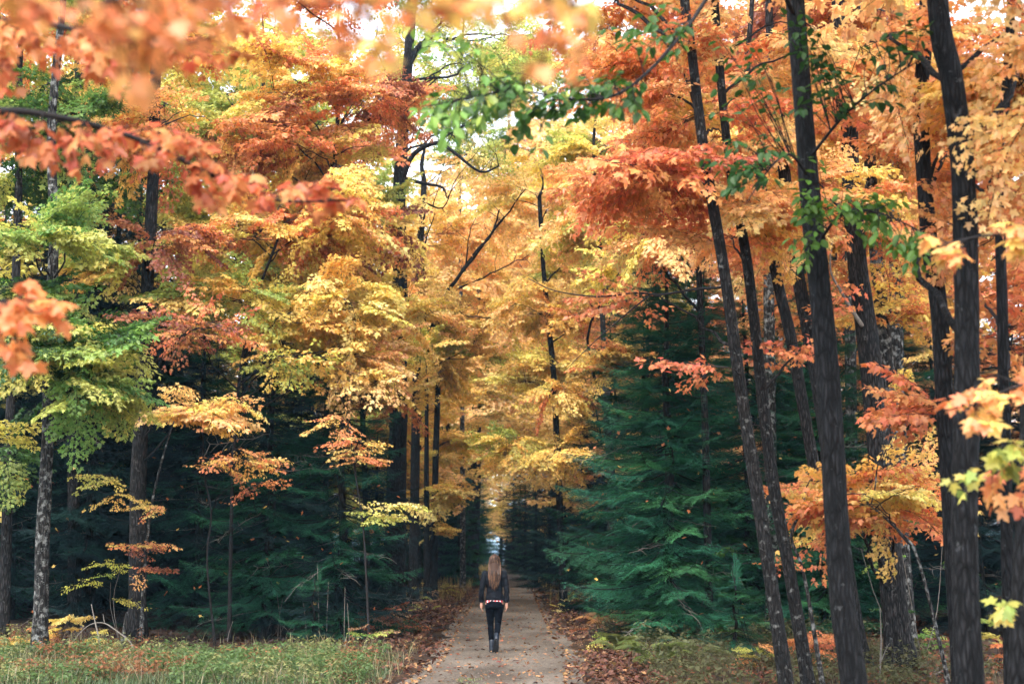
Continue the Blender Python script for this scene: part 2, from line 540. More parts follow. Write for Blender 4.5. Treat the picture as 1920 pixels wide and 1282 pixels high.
NEED_COL = [srgb(28, 84, 66), srgb(22, 72, 60), srgb(38, 96, 66), srgb(20, 62, 58)]
def obj_color(o, c, r, dv=0.12):
    k = 1 + r.uniform(-dv, dv)
    o.color = (c[0] * k, c[1] * k, c[2] * k, 1)

mbd = MB()
rdd = random.Random(8)
dq = [Vector((0.17 * i, 0.02 * math.sin(i * 1.9), -0.035 * i + 0.012 * math.sin(i * 2.2))) for i in range(8)]
tube(mbd, dq, [0.010 * (1 - 0.8 * i / 7) for i in range(8)], 5)
for i in range(1, 8):
    for s in (1, -1):
        d = Vector((0.5, s * rdd.uniform(0.5, 1), rdd.uniform(-0.4, 0.4))) * rdd.uniform(0.12, 0.3)
        tube(mbd, [dq[i], dq[i] + d * 0.5 + rv(rdd, 0.03), dq[i] + d], [0.004, 0.003, 0.0015], 4, cap=False)
DEAD_LIMB = mbd.mesh('dead_limb', M['pale_twig'], True)
mbd = MB(); mbd.add(T_MID[0][0], T_MID[0][1], 0.6)
CAUGHT_LEAF = mbd.mesh('caught_leaf', M['leaf'])
def conifer(x, y, H, R, label, seed, cols=NEED_COL, z0=0.5, dens=0.30, per=(5, 7), group=None):
    r = random.Random(seed)
    z = ground_z(x, y)
    t = thing('conifer_tree', (x, y, z), label, 'tree', group)
    mb = MB()
    pts = [Vector((0.03 * math.sin(i * 1.7 + seed), 0.03 * math.cos(i * 1.3 + seed), -0.15 + (H + 0.1) * i / 10)) for i in range(11)]
    r0 = 0.014 * H + 0.02
    tube(mb, pts, [r0 * (1 - 0.93 * i / 10) * (1.25 if i == 0 else 1) for i in range(11)], 9, wob=0.08, seed=seed)
    link('trunk', mb.mesh('conifer_trunk', M['bark_fir'], True), t)
    for mx in conifer_matrices(H, R, r, z0, dens, per):
        o = link('bough', r.choice(BOUGH), t)
        o.matrix_local = mx
        obj_color(o, r.choice(cols), r, 0.25)
    if H > 3:
        for i in range(9):
            a = r.uniform(math.pi * 0.9, math.pi * 2.1)
            o = link('dead_limb', DEAD_LIMB, t)
            o.matrix_local = orient(Vector((0, 0, r.uniform(0.3, 0.55 * H))), Vector((math.cos(a), math.sin(a), r.uniform(-0.2, 0.2))), r.uniform(-1, 1), r.uniform(0.8, 1.5))
        for i in range(26):
            a = r.uniform(math.pi, math.pi * 2)
            z_ = r.uniform(0.05, 0.75) * H
            rad_ = R * (1 - z_ / H) ** 0.68 * r.uniform(0.6, 0.95)
            o = link('caught_leaf', CAUGHT_LEAF, t)
            x_, y_, n_ = frame(rv(r), Vector((0, -0.3, 1)) + rv(r, 0.5))
            o.matrix_local = Matrix.Translation((math.cos(a) * rad_, math.sin(a) * rad_, z_ - 0.1 * rad_)) @ (Matrix((x_, y_, n_)).transposed() * r.uniform(0.06, 0.09)).to_4x4()
            o.color = (*r.choice([srgb(226, 180, 90), srgb(200, 110, 60), srgb(170, 100, 60)]), 1)
    return t

rr_ = random.Random(77)
FAR_CONIFER = [merge('conifer_crown', [(rr_.choice(BOUGH_L), m) for m in conifer_matrices(10, 2.3, rr_, 0.5, 0.36, (5, 7))], [M['needle'], M['twig']]) for _ in range(2)]
def crown_items(r, H, z0, R, n, kind='far'):
    it = []
    for i in range(n):
        t = (i + r.random()) / n
        z = z0 + (H - z0) * t
        rad = R * math.sin(math.pi * (0.18 + 0.78 * t)) ** 0.7
        a = i * 2.399 + r.uniform(-0.4, 0.4)
        rr = rad * r.uniform(0.1, 0.55)
        p = Vector((math.cos(a) * rr, math.sin(a) * rr, z - 0.2 * rr))
        d = Vector((math.cos(a + r.uniform(-0.6, 0.6)), math.sin(a + r.uniform(-0.6, 0.6)), r.uniform(-0.15, 0.5)))
        it.append((r.choice(SPRAY[kind]), orient(p, d, r.uniform(-0.5, 0.5), r.uniform(0.85, 1.3))))
    return it
FAR_MAPLE = [merge('maple_crown', crown_items(rr_, 16, 3.0, 4.0, 68), [M['leaf'], M['twig']]) for _ in range(3)]
FAR_MAPLE_HI = [merge('high_maple_crown', crown_items(rr_, 16, 5.6, 4.2, 58), [M['leaf'], M['twig']]) for _ in range(3)]
mbt = MB()
tube(mbt, [Vector((0.05 * math.sin(i), 0.05 * math.cos(i * 1.3), -0.2 + i * 1.55)) for i in range(11)], [0.17 * (1 - 0.08 * i) for i in range(11)], 8, wob=0.1)
for k in range(12):
    a = k * 2.4; z = 3.5 + k * 0.9
    p = Vector((0, 0, z)); d = Vector((math.cos(a), math.sin(a), 0.75))
    tube(mbt, [p + d * (j * 0.75) + Vector((0, 0, 0.06 * j * j)) for j in range(4)], [0.045, 0.032, 0.02, 0.008], 5)
FAR_TRUNK = mbt.mesh('far_trunk', M['bark_mid'], True)
mbt = MB()
tube(mbt, [Vector((0, 0, -0.2 + i * 1.0)) for i in range(11)], [0.15 * (1 - 0.09 * i) for i in range(11)], 8, wob=0.08)
FAR_FIR_TRUNK = mbt.mesh('far_conifer_trunk', M['bark_fir'], True)

# ------------------------------------------------------------------ palettes
PAL = {
    'gold': [srgb(240, 196, 92), srgb(244, 206, 112), srgb(238, 186, 86), srgb(242, 208, 100)],
    'peach': [srgb(252, 208, 132), srgb(250, 198, 124), srgb(250, 190, 118), srgb(252, 218, 138)],
    'yellow': [srgb(238, 212, 98), srgb(230, 210, 100), srgb(244, 220, 130)],
    'ygreen': [srgb(180, 184, 76), srgb(200, 196, 83), srgb(155, 171, 70), srgb(215, 200, 91)],
    'lime': [srgb(120, 154, 68), srgb(99, 139, 63), srgb(154, 173, 80), srgb(186, 184, 93)],
    'green': [srgb(62, 96, 36), srgb(50, 84, 34), srgb(82, 116, 42)],
    'flame': [srgb(211, 113, 50), srgb(198, 96, 42), srgb(219, 132, 61)],
    'amber': [srgb(226, 160, 76), srgb(220, 148, 70), srgb(230, 140, 72)],
    'orange': [srgb(230, 152, 82), srgb(226, 141, 74), srgb(234, 167, 91), srgb(222, 131, 70)],
    'redorange': [srgb(220, 126, 70), srgb(211, 109, 62), srgb(226, 139, 77)],
    'rust': [srgb(160, 86, 49), srgb(142, 72, 44), srgb(180, 104, 57)],
    'birch': [srgb(160, 178, 86), srgb(134, 160, 72), srgb(186, 192, 96)],
    'tan': [srgb(158, 118, 82), srgb(138, 98, 68)],
}
def pal(name, r):
    """'gold' or 'gold+rust' mixes; turned leaves are a little chalky"""
    k = r.choice(name.split('+'))
    c = r.choice(PAL[k])
    return c if k in ('green', 'lime', 'birch') else tuple(0.94 * x + 0.02 for x in c)

# ------------------------------------------------------------------ broadleaf tree
def trunk_at(pts, z):
    for i in range(len(pts) - 1):
        if pts[i].z <= z <= pts[i + 1].z:
            k = (z - pts[i].z) / max(1e-6, pts[i + 1].z - pts[i].z)
            return pts[i].lerp(pts[i + 1], k), i + k
    return (pts[-1].copy(), len(pts) - 1.0) if z > pts[-1].z else (pts[0].copy(), 0.0)

def make_limb(t, start, end, r0, r, blobs_pts, kind, palname, mat, arch=0.18, nper=7, bare=False, name='limb', smin=0.75):
    """one limb with its leaf sprays as sub-parts; coordinates local to tree t"""
    dv = end - start
    L = dv.length
    side = Vector((-dv.y, dv.x, 0)) * r.uniform(-0.16, 0.16)
    c1 = start + dv * 0.33 + Vector((0, 0, arch * L * r.uniform(0.2, 0.9))) + side
    c2 = start + dv * 0.7 + Vector((0, 0, arch * L * r.uniform(0.2, 1.0))) + side * 0.4
    pts = catmull([start, c1, c2, end], 4)
    pts = [p + rv(r, 0.02 * L ** 0.5) if 0 < i < len(pts) - 1 else p for i, p in enumerate(pts)]
    n = len(pts)
    mb = MB()
    tube(mb, pts, [r0 * (1 - 0.86 * i / (n - 1)) + 0.002 for i in range(n)], 6)
    o = link(name, mb.mesh('limb', mat, True), t)
    for q in blobs_pts:
        # nearest point of the limb, not too close to the trunk
        bi = min(range(max(2, n // 3), n), key=lambda i: (pts[i] - q).length)
        p = pts[bi]
        d = q - p
        if d.length < 0.15:
            d = (pts[min(n - 1, bi + 1)] - pts[bi - 1]) + rv(r, 0.5)
        d = d.normalized()
        d.z = max(-0.45, min(0.55, d.z * 0.6))
        if smin < 0.6: d.z = max(-0.30, min(0.08, d.z))
        s = min(1.3, max(smin, (q - p).length * 1.35 / SPRAY_L[kind])) * r.uniform(0.9, 1.1)
        sp = link('leaf_spray', r.choice(SPRAY[kind]), o)
        sp.matrix_local = orient(p, d, r.uniform(-0.45, 0.45) * (0.5 if smin < 0.6 else 1), s)
        obj_color(sp, pal(palname, r), r)
    return o

def broadleaf(name, label, cat_group, trunk_px, Y, w, blobs, bark='bark_mid', top=None, seed=0, sides=10, wob=0.12, base_at_ground=True, wmid=None, name_trunk='trunk'):
    """trunk_px: [(u, v)] or [(u, v, Y)] from the foot up; w: (px width at foot, px width at the last point)
       blobs: (u, v, ru, rv, Y, rY, n, palette, kind)"""
    r = random.Random(seed * 7 + 3)
    pw = [P(*(q if len(q) == 3 else (q[0], q[1], Y))) for q in trunk_px]
    if pw[0].z > 0.2 or base_at_ground:
        d = pw[0] - pw[1]
        if pw[0].z > 0.05:
            k = (pw[0].z + 0.0) / max(0.1, -d.z)
            foot = pw[0] + Vector((d.x * k * 0.6, d.y * k * 0.6, d.z * k))
            pw = [foot] + pw
    gz = ground_z(pw[0].x, pw[0].y)
    base = Vector((pw[0].x, pw[0].y, gz))
    r0, r1 = 0.5 * w[0] / F_PX * Y, 0.5 * w[1] / F_PX * Y
    z_last = pw[-1].z
    pts = [p - base for p in pw]
    pts[0].z = -0.12
    nvis = len(pts)
    if top and top > z_last + 0.5:
        d = (pts[-1] - pts[-2]).normalized()
        d = (d + Vector((0, 0, 1.2))).normalized()
        kx = (top - z_last) / d.z
        for j in (1, 2, 3):
            pts.append(pts[nvis - 1] + d * kx * j / 3 + rv(r, 0.12))
    # dense samples
    dense = catmull(pts, 7 if sides > 10 else 5)
    zs = [p.z for p in dense]
    rad = []
    ztop_vis = pts[nvis - 1].z
    for p in dense:
        if p.z <= ztop_vis:
            k = max(0, p.z) / max(0.1, ztop_vis)
            q = r0 + (r1 - r0) * k
        else:
            k = (p.z - ztop_vis) / max(0.1, dense[-1].z - ztop_vis)
            q = r1 * (1 - 0.85 * k)
        q *= 1 + 0.55 * math.exp(-max(0, p.z) / 0.22)       # root flare
        rad.append(max(0.006, q))
    t = thing(name, base, label, 'tree' if cat_group is None or isinstance(cat_group, str) else cat_group[0], cat_group if isinstance(cat_group, str) else None)
    mb = MB()
    tube(mb, dense, rad, sides, wob=wob, seed=seed * 3.7)
    link(name_trunk, mb.mesh('trunk', M[bark], True), t)
    for b in blobs:
        u, v, ru, rv_, bY, rY, n, pn, kind = b
        c = P(u, v, bY) - base
        rx, rz = ru / F_PX * bY, rv_ / F_PX * bY
        if name != 'maple_sapling':
            rx, rz, n = rx * 1.15, rz * 1.12, int(n * 1.3 + 0.5)
        k = max(1, round(n / 8))
        def rnd_pt(sh):
            while True:
                q = Vector((r.uniform(-1, 1), r.uniform(-1, 1), r.uniform(-1, 1)))
                if q.length <= 1: break
            return c + Vector((q.x * rx * sh, q.y * rY * sh, q.z * rz * sh))
        ends = [rnd_pt(0.75) for _ in range(k)]
        tg = [rnd_pt(1.0) for _ in range(n)]
        own = [[] for _ in range(k)]
        for q in tg:
            own[min(range(k), key=lambda i: (ends[i] - q).length + 0.25 * len(own[i]))].append(q)
        for i in range(k):
            e = ends[i]
            hd = math.hypot(e.x - dense[len(dense) // 2].x, e.y - dense[len(dense) // 2].y)
            zs_ = e.z - r.uniform(0.12, 0.55) * hd - 0.1
            zs_ = max(0.9 if dense[-1].z > 2.5 else 0.25, min(zs_, dense[-1].z * 0.98))
            s, fi = trunk_at(dense, zs_)
            tr = rad[min(len(rad) - 1, int(fi))]
            lr = max(0.006, min(tr * 0.5, 0.008 + 0.007 * (e - s).length))
            make_limb(t, s, e, lr, r, own[i], kind, pn, M[bark if (e - s).length > 1.5 else 'twig'], smin=0.45 if name == 'maple_sapling' else 0.75)
    return t

# ================================================================== the setting
def ground_material():
    m, nt, out = new_mat('forest_floor')
    N, L = nt.nodes, nt.links
    tc = N.new('ShaderNodeTexCoord')
    n1 = N.new('ShaderNodeTexNoise'); n1.inputs['Scale'].default_value = 0.6; n1.inputs['Detail'].default_value = 8
    n2 = N.new('ShaderNodeTexVoronoi'); n2.inputs['Scale'].default_value = 11
    L.new(tc.outputs['Object'], n1.inputs['Vector']); L.new(tc.outputs['Object'], n2.inputs['Vector'])
    c1 = N.new('ShaderNodeValToRGB')
    c1.color_ramp.elements[0].color = (0.018, 0.012, 0.009, 1); c1.color_ramp.elements[1].color = (0.055, 0.030, 0.017, 1)
    c1.color_ramp.elements[0].position = 0.35; c1.color_ramp.elements[1].position = 0.68
    L.new(n1.outputs[0], c1.inputs[0])
    hs = N.new('ShaderNodeHueSaturation'); L.new(c1.outputs[0], hs.inputs['Color'])
    sp = N.new('ShaderNodeSeparateColor'); L.new(n2.outputs['Color'], sp.inputs[0])
    mr = N.new('ShaderNodeMapRange'); mr.inputs['To Min'].default_value = 0.5; mr.inputs['To Max'].default_value = 1.6
    L.new(sp.outputs[0], mr.inputs['Value']); L.new(mr.outputs[0], hs.inputs['Value'])
    bs = N.new('ShaderNodeBsdfPrincipled'); bs.inputs['Roughness'].default_value = 0.95; bs.inputs['Specular IOR Level'].default_value = 0.15
    L.new(hs.outputs[0], bs.inputs['Base Color'])
    bp = N.new('ShaderNodeBump'); bp.inputs['Strength'].default_value = 0.8; bp.inputs['Distance'].default_value = 0.03
    L.new(n2.outputs['Distance'], bp.inputs['Height']); L.new(bp.outputs[0], bs.inputs['Normal'])
    L.new(bs.outputs[0], out.inputs['Surface'])
    return m

def path_material():
    m, nt, out = new_mat('gravel_path')
    N, L = nt.nodes, nt.links
    tc = N.new('ShaderNodeTexCoord')
    n1 = N.new('ShaderNodeTexNoise'); n1.inputs['Scale'].default_value = 0.9; n1.inputs['Detail'].default_value = 6
    mp = N.new('ShaderNodeMapping'); mp.inputs['Scale'].default_value = (1.0, 0.45, 1)
    L.new(tc.outputs['Object'], mp.inputs[0]); L.new(mp.outputs[0], n1.inputs['Vector'])
    n2 = N.new('ShaderNodeTexVoronoi'); n2.inputs['Scale'].default_value = 42
    n3 = N.new('ShaderNodeTexNoise'); n3.inputs['Scale'].default_value = 14; n3.inputs['Detail'].default_value = 8; n3.inputs['Roughness'].default_value = 0.7
    L.new(tc.outputs['Object'], n2.inputs['Vector']); L.new(tc.outputs['Object'], n3.inputs['Vector'])
    c1 = N.new('ShaderNodeValToRGB')
    e = c1.color_ramp.elements
    e[0].position = 0.34; e[0].color = (0.058, 0.045, 0.034, 1)
    e[1].position = 0.66; e[1].color = (0.138, 0.114, 0.092, 1)
    L.new(n1.outputs[0], c1.inputs[0])
    sp = N.new('ShaderNodeSeparateColor'); L.new(n2.outputs['Color'], sp.inputs[0])
    mr = N.new('ShaderNodeMapRange'); mr.inputs['To Min'].default_value = 0.62; mr.inputs['To Max'].default_value = 1.38
    L.new(sp.outputs[0], mr.inputs['Value'])
    mr2 = N.new('ShaderNodeMapRange'); mr2.inputs['From Min'].default_value = 0.3; mr2.inputs['From Max'].default_value = 0.7; mr2.inputs['To Min'].default_value = 0.7; mr2.inputs['To Max'].default_value = 1.25
    L.new(n3.outputs[0], mr2.inputs['Value'])
    mm = N.new('ShaderNodeMath'); mm.operation = 'MULTIPLY'; L.new(mr.outputs[0], mm.inputs[0]); L.new(mr2.outputs[0], mm.inputs[1])
    hs = N.new('ShaderNodeHueSaturation'); L.new(c1.outputs[0], hs.inputs['Color']); L.new(mm.outputs[0], hs.inputs['Value'])
    bs = N.new('ShaderNodeBsdfPrincipled'); bs.inputs['Roughness'].default_value = 0.95; bs.inputs['Specular IOR Level'].default_value = 0.2
    L.new(hs.outputs[0], bs.inputs['Base Color'])
    bp = N.new('ShaderNodeBump'); bp.inputs['Strength'].default_value = 0.6; bp.inputs['Distance'].default_value = 0.015
    L.new(n3.outputs[0], bp.inputs['Height']); L.new(bp.outputs[0], bs.inputs['Normal'])
    L.new(bs.outputs[0], out.inputs['Surface'])
    return m
M['ground'] = ground_material()
M['path'] = path_material()

xs = sorted(set([-3000, -1200, -500, -250, -120, -70, -45, -30, -22, -17] + [round(-13 + 0.4 * i, 2) for i in range(66)] + [17, 22, 30, 45, 70, 120, 250, 500, 1200, 3000]))
ys = sorted(set([-800, -300, -120, -60, -40, -25, -12, 0, 6, 10] + [round(12 + 0.5 * i, 2) for i in range(120)] + [72 + 1.5 * i for i in range(36)] + [126, 135, 150, 180, 230, 300, 405, 600, 1000, 2000, 4000]))
mb = MB()
nx = len(xs)
mb.add([(x, y, ground_z(x, y)) for y in ys for x in xs], [(j * nx + i, j * nx + i + 1, (j + 1) * nx + i + 1, (j + 1) * nx + i) for j in range(len(ys) - 1) for i in range(nx - 1)])
tag(link('ground', mb.mesh('ground', M['ground'], True)), kind='structure')
mb = MB()
ysp = [-20 + 1.0 * i for i in range(32)] + [12 + 0.5 * i for i in range(120)] + [72 + 1.5 * i for i in range(36)]
V = []
for y in ysp:
    hwl = 1.24 + 0.2 * noise.noise((0.0, y * 0.7, 1.0)) + 0.12 * noise.noise((0, y * 2.3, 5.0))
    hwr = 1.22 + 0.2 * noise.noise((9.0, y * 0.7, 1.0)) + 0.12 * noise.noise((7, y * 2.3, 5.0))
    for k in range(11):
        s = -1 + 2 * k / 10
        x = path_x(y) + (s * hwl if s < 0 else s * hwr)
        z = ground_z(x, y) + 0.014 + 0.012 * noise.noise((x * 1.5, y * 0.9, 2.0)) * (1 - abs(s)) - 0.012 * (abs(s) > 0.95)
        V.append((x, y, z))
mb.add(V, [(j * 11 + i, j * 11 + i + 1, (j + 1) * 11 + i + 1, (j + 1) * 11 + i) for j in range(len(ysp) - 1) for i in range(10)])
tag(link('path', mb.mesh('path', M['path'], True)), kind='structure')

# ================================================================== trees by the forest edge (seen one by one)
B = broadleaf
# ---- right hand side
B('maple_tree', 'slim dark leaning maple nearest the path among the right trunks', None, [(1474, 1282), (1432, 1000), (1392, 750), (1360, 520), (1322, 300), (1297, 100), (1284, 0)], 15, (28, 18),
  [(1200, 335, 140, 34, 15.5, 1.5, 12, 'redorange+orange', 'mid'), (1140, 545, 90, 22, 16, 0.6, 5, 'redorange', 'thin'), (1320, 260, 110, 40, 16, 1.2, 9, 'orange+redorange+peach', 'mid'), (1200, 130, 120, 90, 16, 1.5, 12, 'orange+peach+gold', 'mid'), (1180, 15, 130, 50, 17, 1.5, 16, 'orange+peach', 'mid'), (1330, 690, 40, 14, 14.8, 0.4, 2, 'redorange', 'thin'), (1300, -250, 200, 160, 15, 2, 16, 'orange+peach', 'mid')],
  'bark_speckled', 11, 1, 16)
B('maple_tree', 'second slim leaning maple trunk, pale lichen specks, just right of the nearest one', None, [(1516, 1282), (1482, 1080), (1442, 850), (1402, 500), (1367, 300), (1347, 100), (1340, 0)], 16.2, (25, 16),
  [(1400, 410, 110, 50, 16.5, 1.2, 14, 'orange+peach+gold', 'mid'), (1450, 120, 120, 100, 17, 1.5, 16, 'orange+peach', 'mid'), (1530, 650, 90, 40, 16, 0.7, 5, 'redorange', 'thin'), (1400, -220, 200, 140, 16, 2, 14, 'orange+peach', 'mid')],
  'bark_speckled', 12, 2, 16)
B('maple_tree', 'tall grey-barked maple with wide foot in the right wood', None, [(1692, 1268), (1664, 1000), (1634, 700), (1608, 500), (1596, 330), (1590, 200)], 20.2, (50, 32),
  [(1560, 380, 140, 70, 20, 1.5, 20, 'orange+peach+gold', 'mid'), (1640, 180, 160, 130, 21, 2, 28, 'orange+peach+gold', 'mid'), (1640, 930, 110, 55, 18, 0.9, 18, 'gold+orange', 'mid'), (1520, 40, 130, 80, 22, 2, 12, 'orange+rust', 'mid'), (1650, -200, 250, 150, 20, 2.5, 20, 'orange+peach', 'mid')],
  'bark_mid', 14, 4, 14)
B('maple_tree', 'grey maple trunk touching the wide-footed trunk from behind', None, [(1706, 1230), (1682, 900), (1660, 650), (1645, 500), (1632, 330)], 22, (30, 24),
  [(1740, 300, 110, 120, 22, 1.6, 20, 'orange+peach+gold', 'mid'), (1700, 560, 70, 90, 22, 1, 10, 'gold+orange', 'mid')], 'bark_pale', 13, 5)
B('maple_tree', 'rough fissured narrow trunk between the two grey trunks and the dark one', None, [(1690, 1210), (1690, 900), (1682, 700), (1680, 560), (1676, 300)], 25, (28, 22),
  [(1700, 450, 100, 90, 25, 1.5, 14, 'gold+orange', 'mid'), (1680, 120, 120, 120, 26, 2, 16, 'orange+peach+gold', 'mid')], 'bark_pale', 13, 6)
B('maple_tree', 'thick black maple trunk bending left at the top, near the right edge', None, [(1818, 1282), (1808, 1000), (1812, 750), (1812, 500), (1806, 320), (1785, 150), (1757, 0)], 10.5, (54, 42),
  [(1890, 150, 60, 130, 12.5, 1, 14, 'orange+peach+gold', 'mid'), (1850, 420, 60, 70, 13, 0.8, 7, 'orange', 'near'), (1700, 90, 90, 70, 13, 1, 8, 'orange+peach', 'mid'), (1700, -300, 300, 150, 10, 2.5, 20, 'orange+peach', 'mid')],
  'bark_dark', 12, 7, 20, 0.14)
B('maple_tree', 'dark curved trunk joining the foot of the thick black maple', None, [(1800, 1200), (1785, 980), (1762, 600), (1742, 450), (1727, 200), (1738, 20)], 13.5, (38, 28),
  [(1760, 260, 90, 80, 14.5, 1, 10, 'orange+peach', 'mid'), (1720, 770, 55, 60, 14, 0.6, 7, 'orange+redorange', 'near'), (1700, -200, 200, 120, 13, 2, 12, 'orange+peach', 'mid')],
  'bark_dark', 11, 8, 16)
B('maple_tree', 'thin black pole of a maple beside the right edge', None, [(1895, 1282), (1888, 1000), (1880, 600), (1876, 350), (1896, 0)], 12, (24, 17),
  [(1880, 560, 60, 110, 13, 0.9, 12, 'orange+redorange', 'near'), (1890, 330, 60, 100, 14, 1, 10, 'peach+orange', 'mid')], 'bark_dark', 9, 9, 12)
B('maple_tree', 'dark trunk cut by the lower right corner', None, [(1912, 1282), (1925, 1000), (1938, 700), (1950, 300)], 9.5, (48, 36),
  [(1990, 200, 80, 200, 10, 1, 10, 'orange+peach', 'mid')], 'bark_dark', 10, 10, 14)
B('maple_tree', 'thin brown trunk leaning left behind the green-leaved beech', None, [(1603, 1268), (1562, 1050), (1522, 850), (1484, 640), (1452, 500), (1425, 330)], 19, (27, 18),
  [(1440, 470, 70, 60, 19, 1, 10, 'orange+peach', 'mid'), (1400, 300, 90, 60, 20, 1.2, 12, 'orange+peach+gold', 'mid'), (1520, 990, 40, 60, 18.5, 0.5, 4, 'orange+gold', 'thin')], 'bark_mid', 11, 11)
B('maple_tree', 'brown trunk leaning left, crossing behind the green-leaved beech', None, [(1612, 1240), (1575, 1000), (1535, 720), (1502, 550), (1478, 400), (1460, 200)], 20.5, (34, 22),
  [(1470, 250, 100, 80, 21, 1.4, 16, 'orange+peach+gold', 'mid'), (1560, 520, 80, 50, 21, 1, 6, 'orange', 'thin')], 'bark_mid', 12, 12)
B('maple_sapling', 'young gold-leaved maple in front of the wide-footed grey trunk', None, [(1770, 1240), (1722, 1050), (1690, 1000), (1625, 940)], 16.5, (8, 4),
  [(1600, 930, 90, 45, 16.5, 0.7, 12, 'gold+orange', 'near'), (1700, 900, 80, 55, 16.5, 0.7, 10, 'gold+yellow', 'near'), (1700, 680, 30, 40, 17, 0.4, 2, 'gold', 'near')], 'bark_pale', None, 13, 6)
B('maple_sapling', 'pale crooked sapling stem between the slim leaning maples', None, [(1542, 1282), (1508, 1080), (1484, 1008), (1500, 960), (1512, 915)], 16.8, (9, 5),
  [(1500, 900, 35, 22, 16.8, 0.3, 3, 'redorange+orange', 'thin'), (1510, 1060, 30, 20, 16.8, 0.3, 2, 'redorange', 'thin')], 'bark_pale', None, 14, 6)
for i, (u, v0, v1, Y, w, lab) in enumerate([(1680, 1150, 60, 30, 22, 'grey trunk high in the orange leaves, rightmost of the far ones'), (1655, 1150, 120, 33, 18, 'grey trunk high in the orange leaves beside the rightmost far one'),
        (1592, 1150, 280, 30, 20, 'lichen-grey far trunk showing in the orange leaves right of the beech'), (1560, 1150, 60, 32, 16, 'thin far trunk right behind the green-leaved beech'),
        (1440, 1160, 180, 27, 20, 'dark stub-like far trunk between the slim maples and the beech')]):
    B('maple_tree', lab, None, [(u + 8, v0), (u + 3, 700), (u, 400), (u - 4, v1)], Y, (w + 5, w - 2),
      [(u + 40, 300, 150, 140, Y + 1, 2.2, 22, 'orange+peach+gold', 'mid'), (u - 30, 60, 170, 120, Y + 2, 2.2, 20, 'orange+peach+rust', 'mid'), (u + 60, 560, 120, 90, Y + 2, 2, 10, 'orange+gold', 'mid')], 'bark_pale', 15, 20 + i)

T1 = [o for o in scene.objects if o.get('label', '').startswith('slim dark leaning')][0]
mb = MB()
for pp, r0 in (([(1362, 538), (1300, 543), (1240, 552), (1190, 549), (1120, 556), (1040, 545), (990, 522)], 0.014), ([(1215, 556), (1170, 592), (1110, 645), (1062, 692)], 0.008)):
    q = catmull([P(u, v, 15 + 0.15 * i) - T1.location for i, (u, v) in enumerate(pp)], 5)
    tube(mb, q, [r0 * (1 - 0.8 * i / (len(q) - 1)) + 0.002 for i in range(len(q))], 6)
link('bare_limb', mb.mesh('bare_limb', M['twig'], True), T1)
T4 = [o for o in scene.objects if o.get('label', '').startswith('tall grey-barked')][0]
mb = MB()
q = catmull([P(u, v, 20.1) - T4.location for u, v in [(1618, 612), (1600, 585), (1578, 548), (1557, 505), (1562, 440)]], 5)
tube(mb, q, [0.035 * (1 - 0.75 * i / (len(q) - 1)) for i in range(len(q))], 7, wob=0.15)
tag(link('dead_limb', mb.mesh('dead_limb', M['pale_twig'], True), T4), 'bleached dead limb')
# ---- left hand side
B('maple_tree', 'slender grey lichen-spotted maple with green-yellow leaves at far left', None, [(74, 1232), (80, 1000), (90, 800), (96, 600), (101, 430), (96, 250), (108, 100)], 22.8, (27, 15),
  [(90, 430, 105, 45, 21.5, 1.0, 20, 'lime+lime+ygreen', 'mid'), (150, 650, 90, 70, 21.5, 1.2, 30, 'lime+lime+ygreen+green', 'mid'), (50, 660, 70, 80, 21.5, 1.2, 16, 'lime+green', 'mid'), (190, 740, 60, 38, 21.5, 0.8, 10, 'ygreen+lime', 'mid'), (80, 560, 90, 40, 22, 1, 8, 'green+lime', 'mid'), (100, 230, 120, 110, 24, 1.5, 18, 'green+lime', 'mid'), (100, -100, 180, 150, 23, 2, 16, 'lime', 'mid')],
  'bark_pale', 13, 31, 12)
B('maple_tree', 'dark trunk standing at the left edge of the wood', None, [(6, 1215), (15, 900), (22, 700), (34, 400), (36, 150)], 24.5, (20, 13),
  [(20, 300, 120, 100, 25, 1.5, 16, 'green+ygreen', 'mid'), (10, 850, 80, 60, 24, 1, 8, 'green+ygreen', 'mid'), (20, 50, 130, 110, 26, 2, 16, 'orange+gold', 'mid')], 'bark_mid', 13, 32)
B('maple_tree', 'stout grey-brown trunk left of the dark firs with one long bare limb', None, [(256, 1222), (260, 900), (270, 650), (281, 450), (288, 300), (292, 120)], 26.3, (32, 20),
  [(330, 455, 60, 40, 25.5, 0.9, 10, 'orange+rust', 'mid'), (180, 490, 60, 50, 26, 1, 10, 'gold+ygreen', 'mid'), (370, 620, 110, 34, 24.5, 1, 14, 'rust+redorange', 'thin'), (240, 590, 60, 14, 25, 0.6, 4, 'rust', 'thin'), (370, 765, 95, 28, 25, 0.9, 9, 'gold+peach', 'mid'), (290, 250, 140, 110, 27, 1.6, 22, 'gold+ygreen+orange', 'mid'), (260, 60, 180, 100, 28, 2, 20, 'orange+gold', 'mid')],
  'bark_mid', 15, 33, 14)
B('maple_tree', 'plain grey trunk between the lichen-spotted maple and the stout one', None, [(140, 1190), (138, 800), (140, 480), (146, 280), (150, 90)], 29, (24, 17),
  [(200, 330, 120, 80, 29, 1.5, 18, 'green+ygreen', 'mid'), (170, 170, 150, 120, 30, 1.8, 22, 'ygreen+gold', 'mid'), (200, 500, 60, 50, 29, 1, 6, 'gold', 'mid')], 'bark_mid', 14, 34)
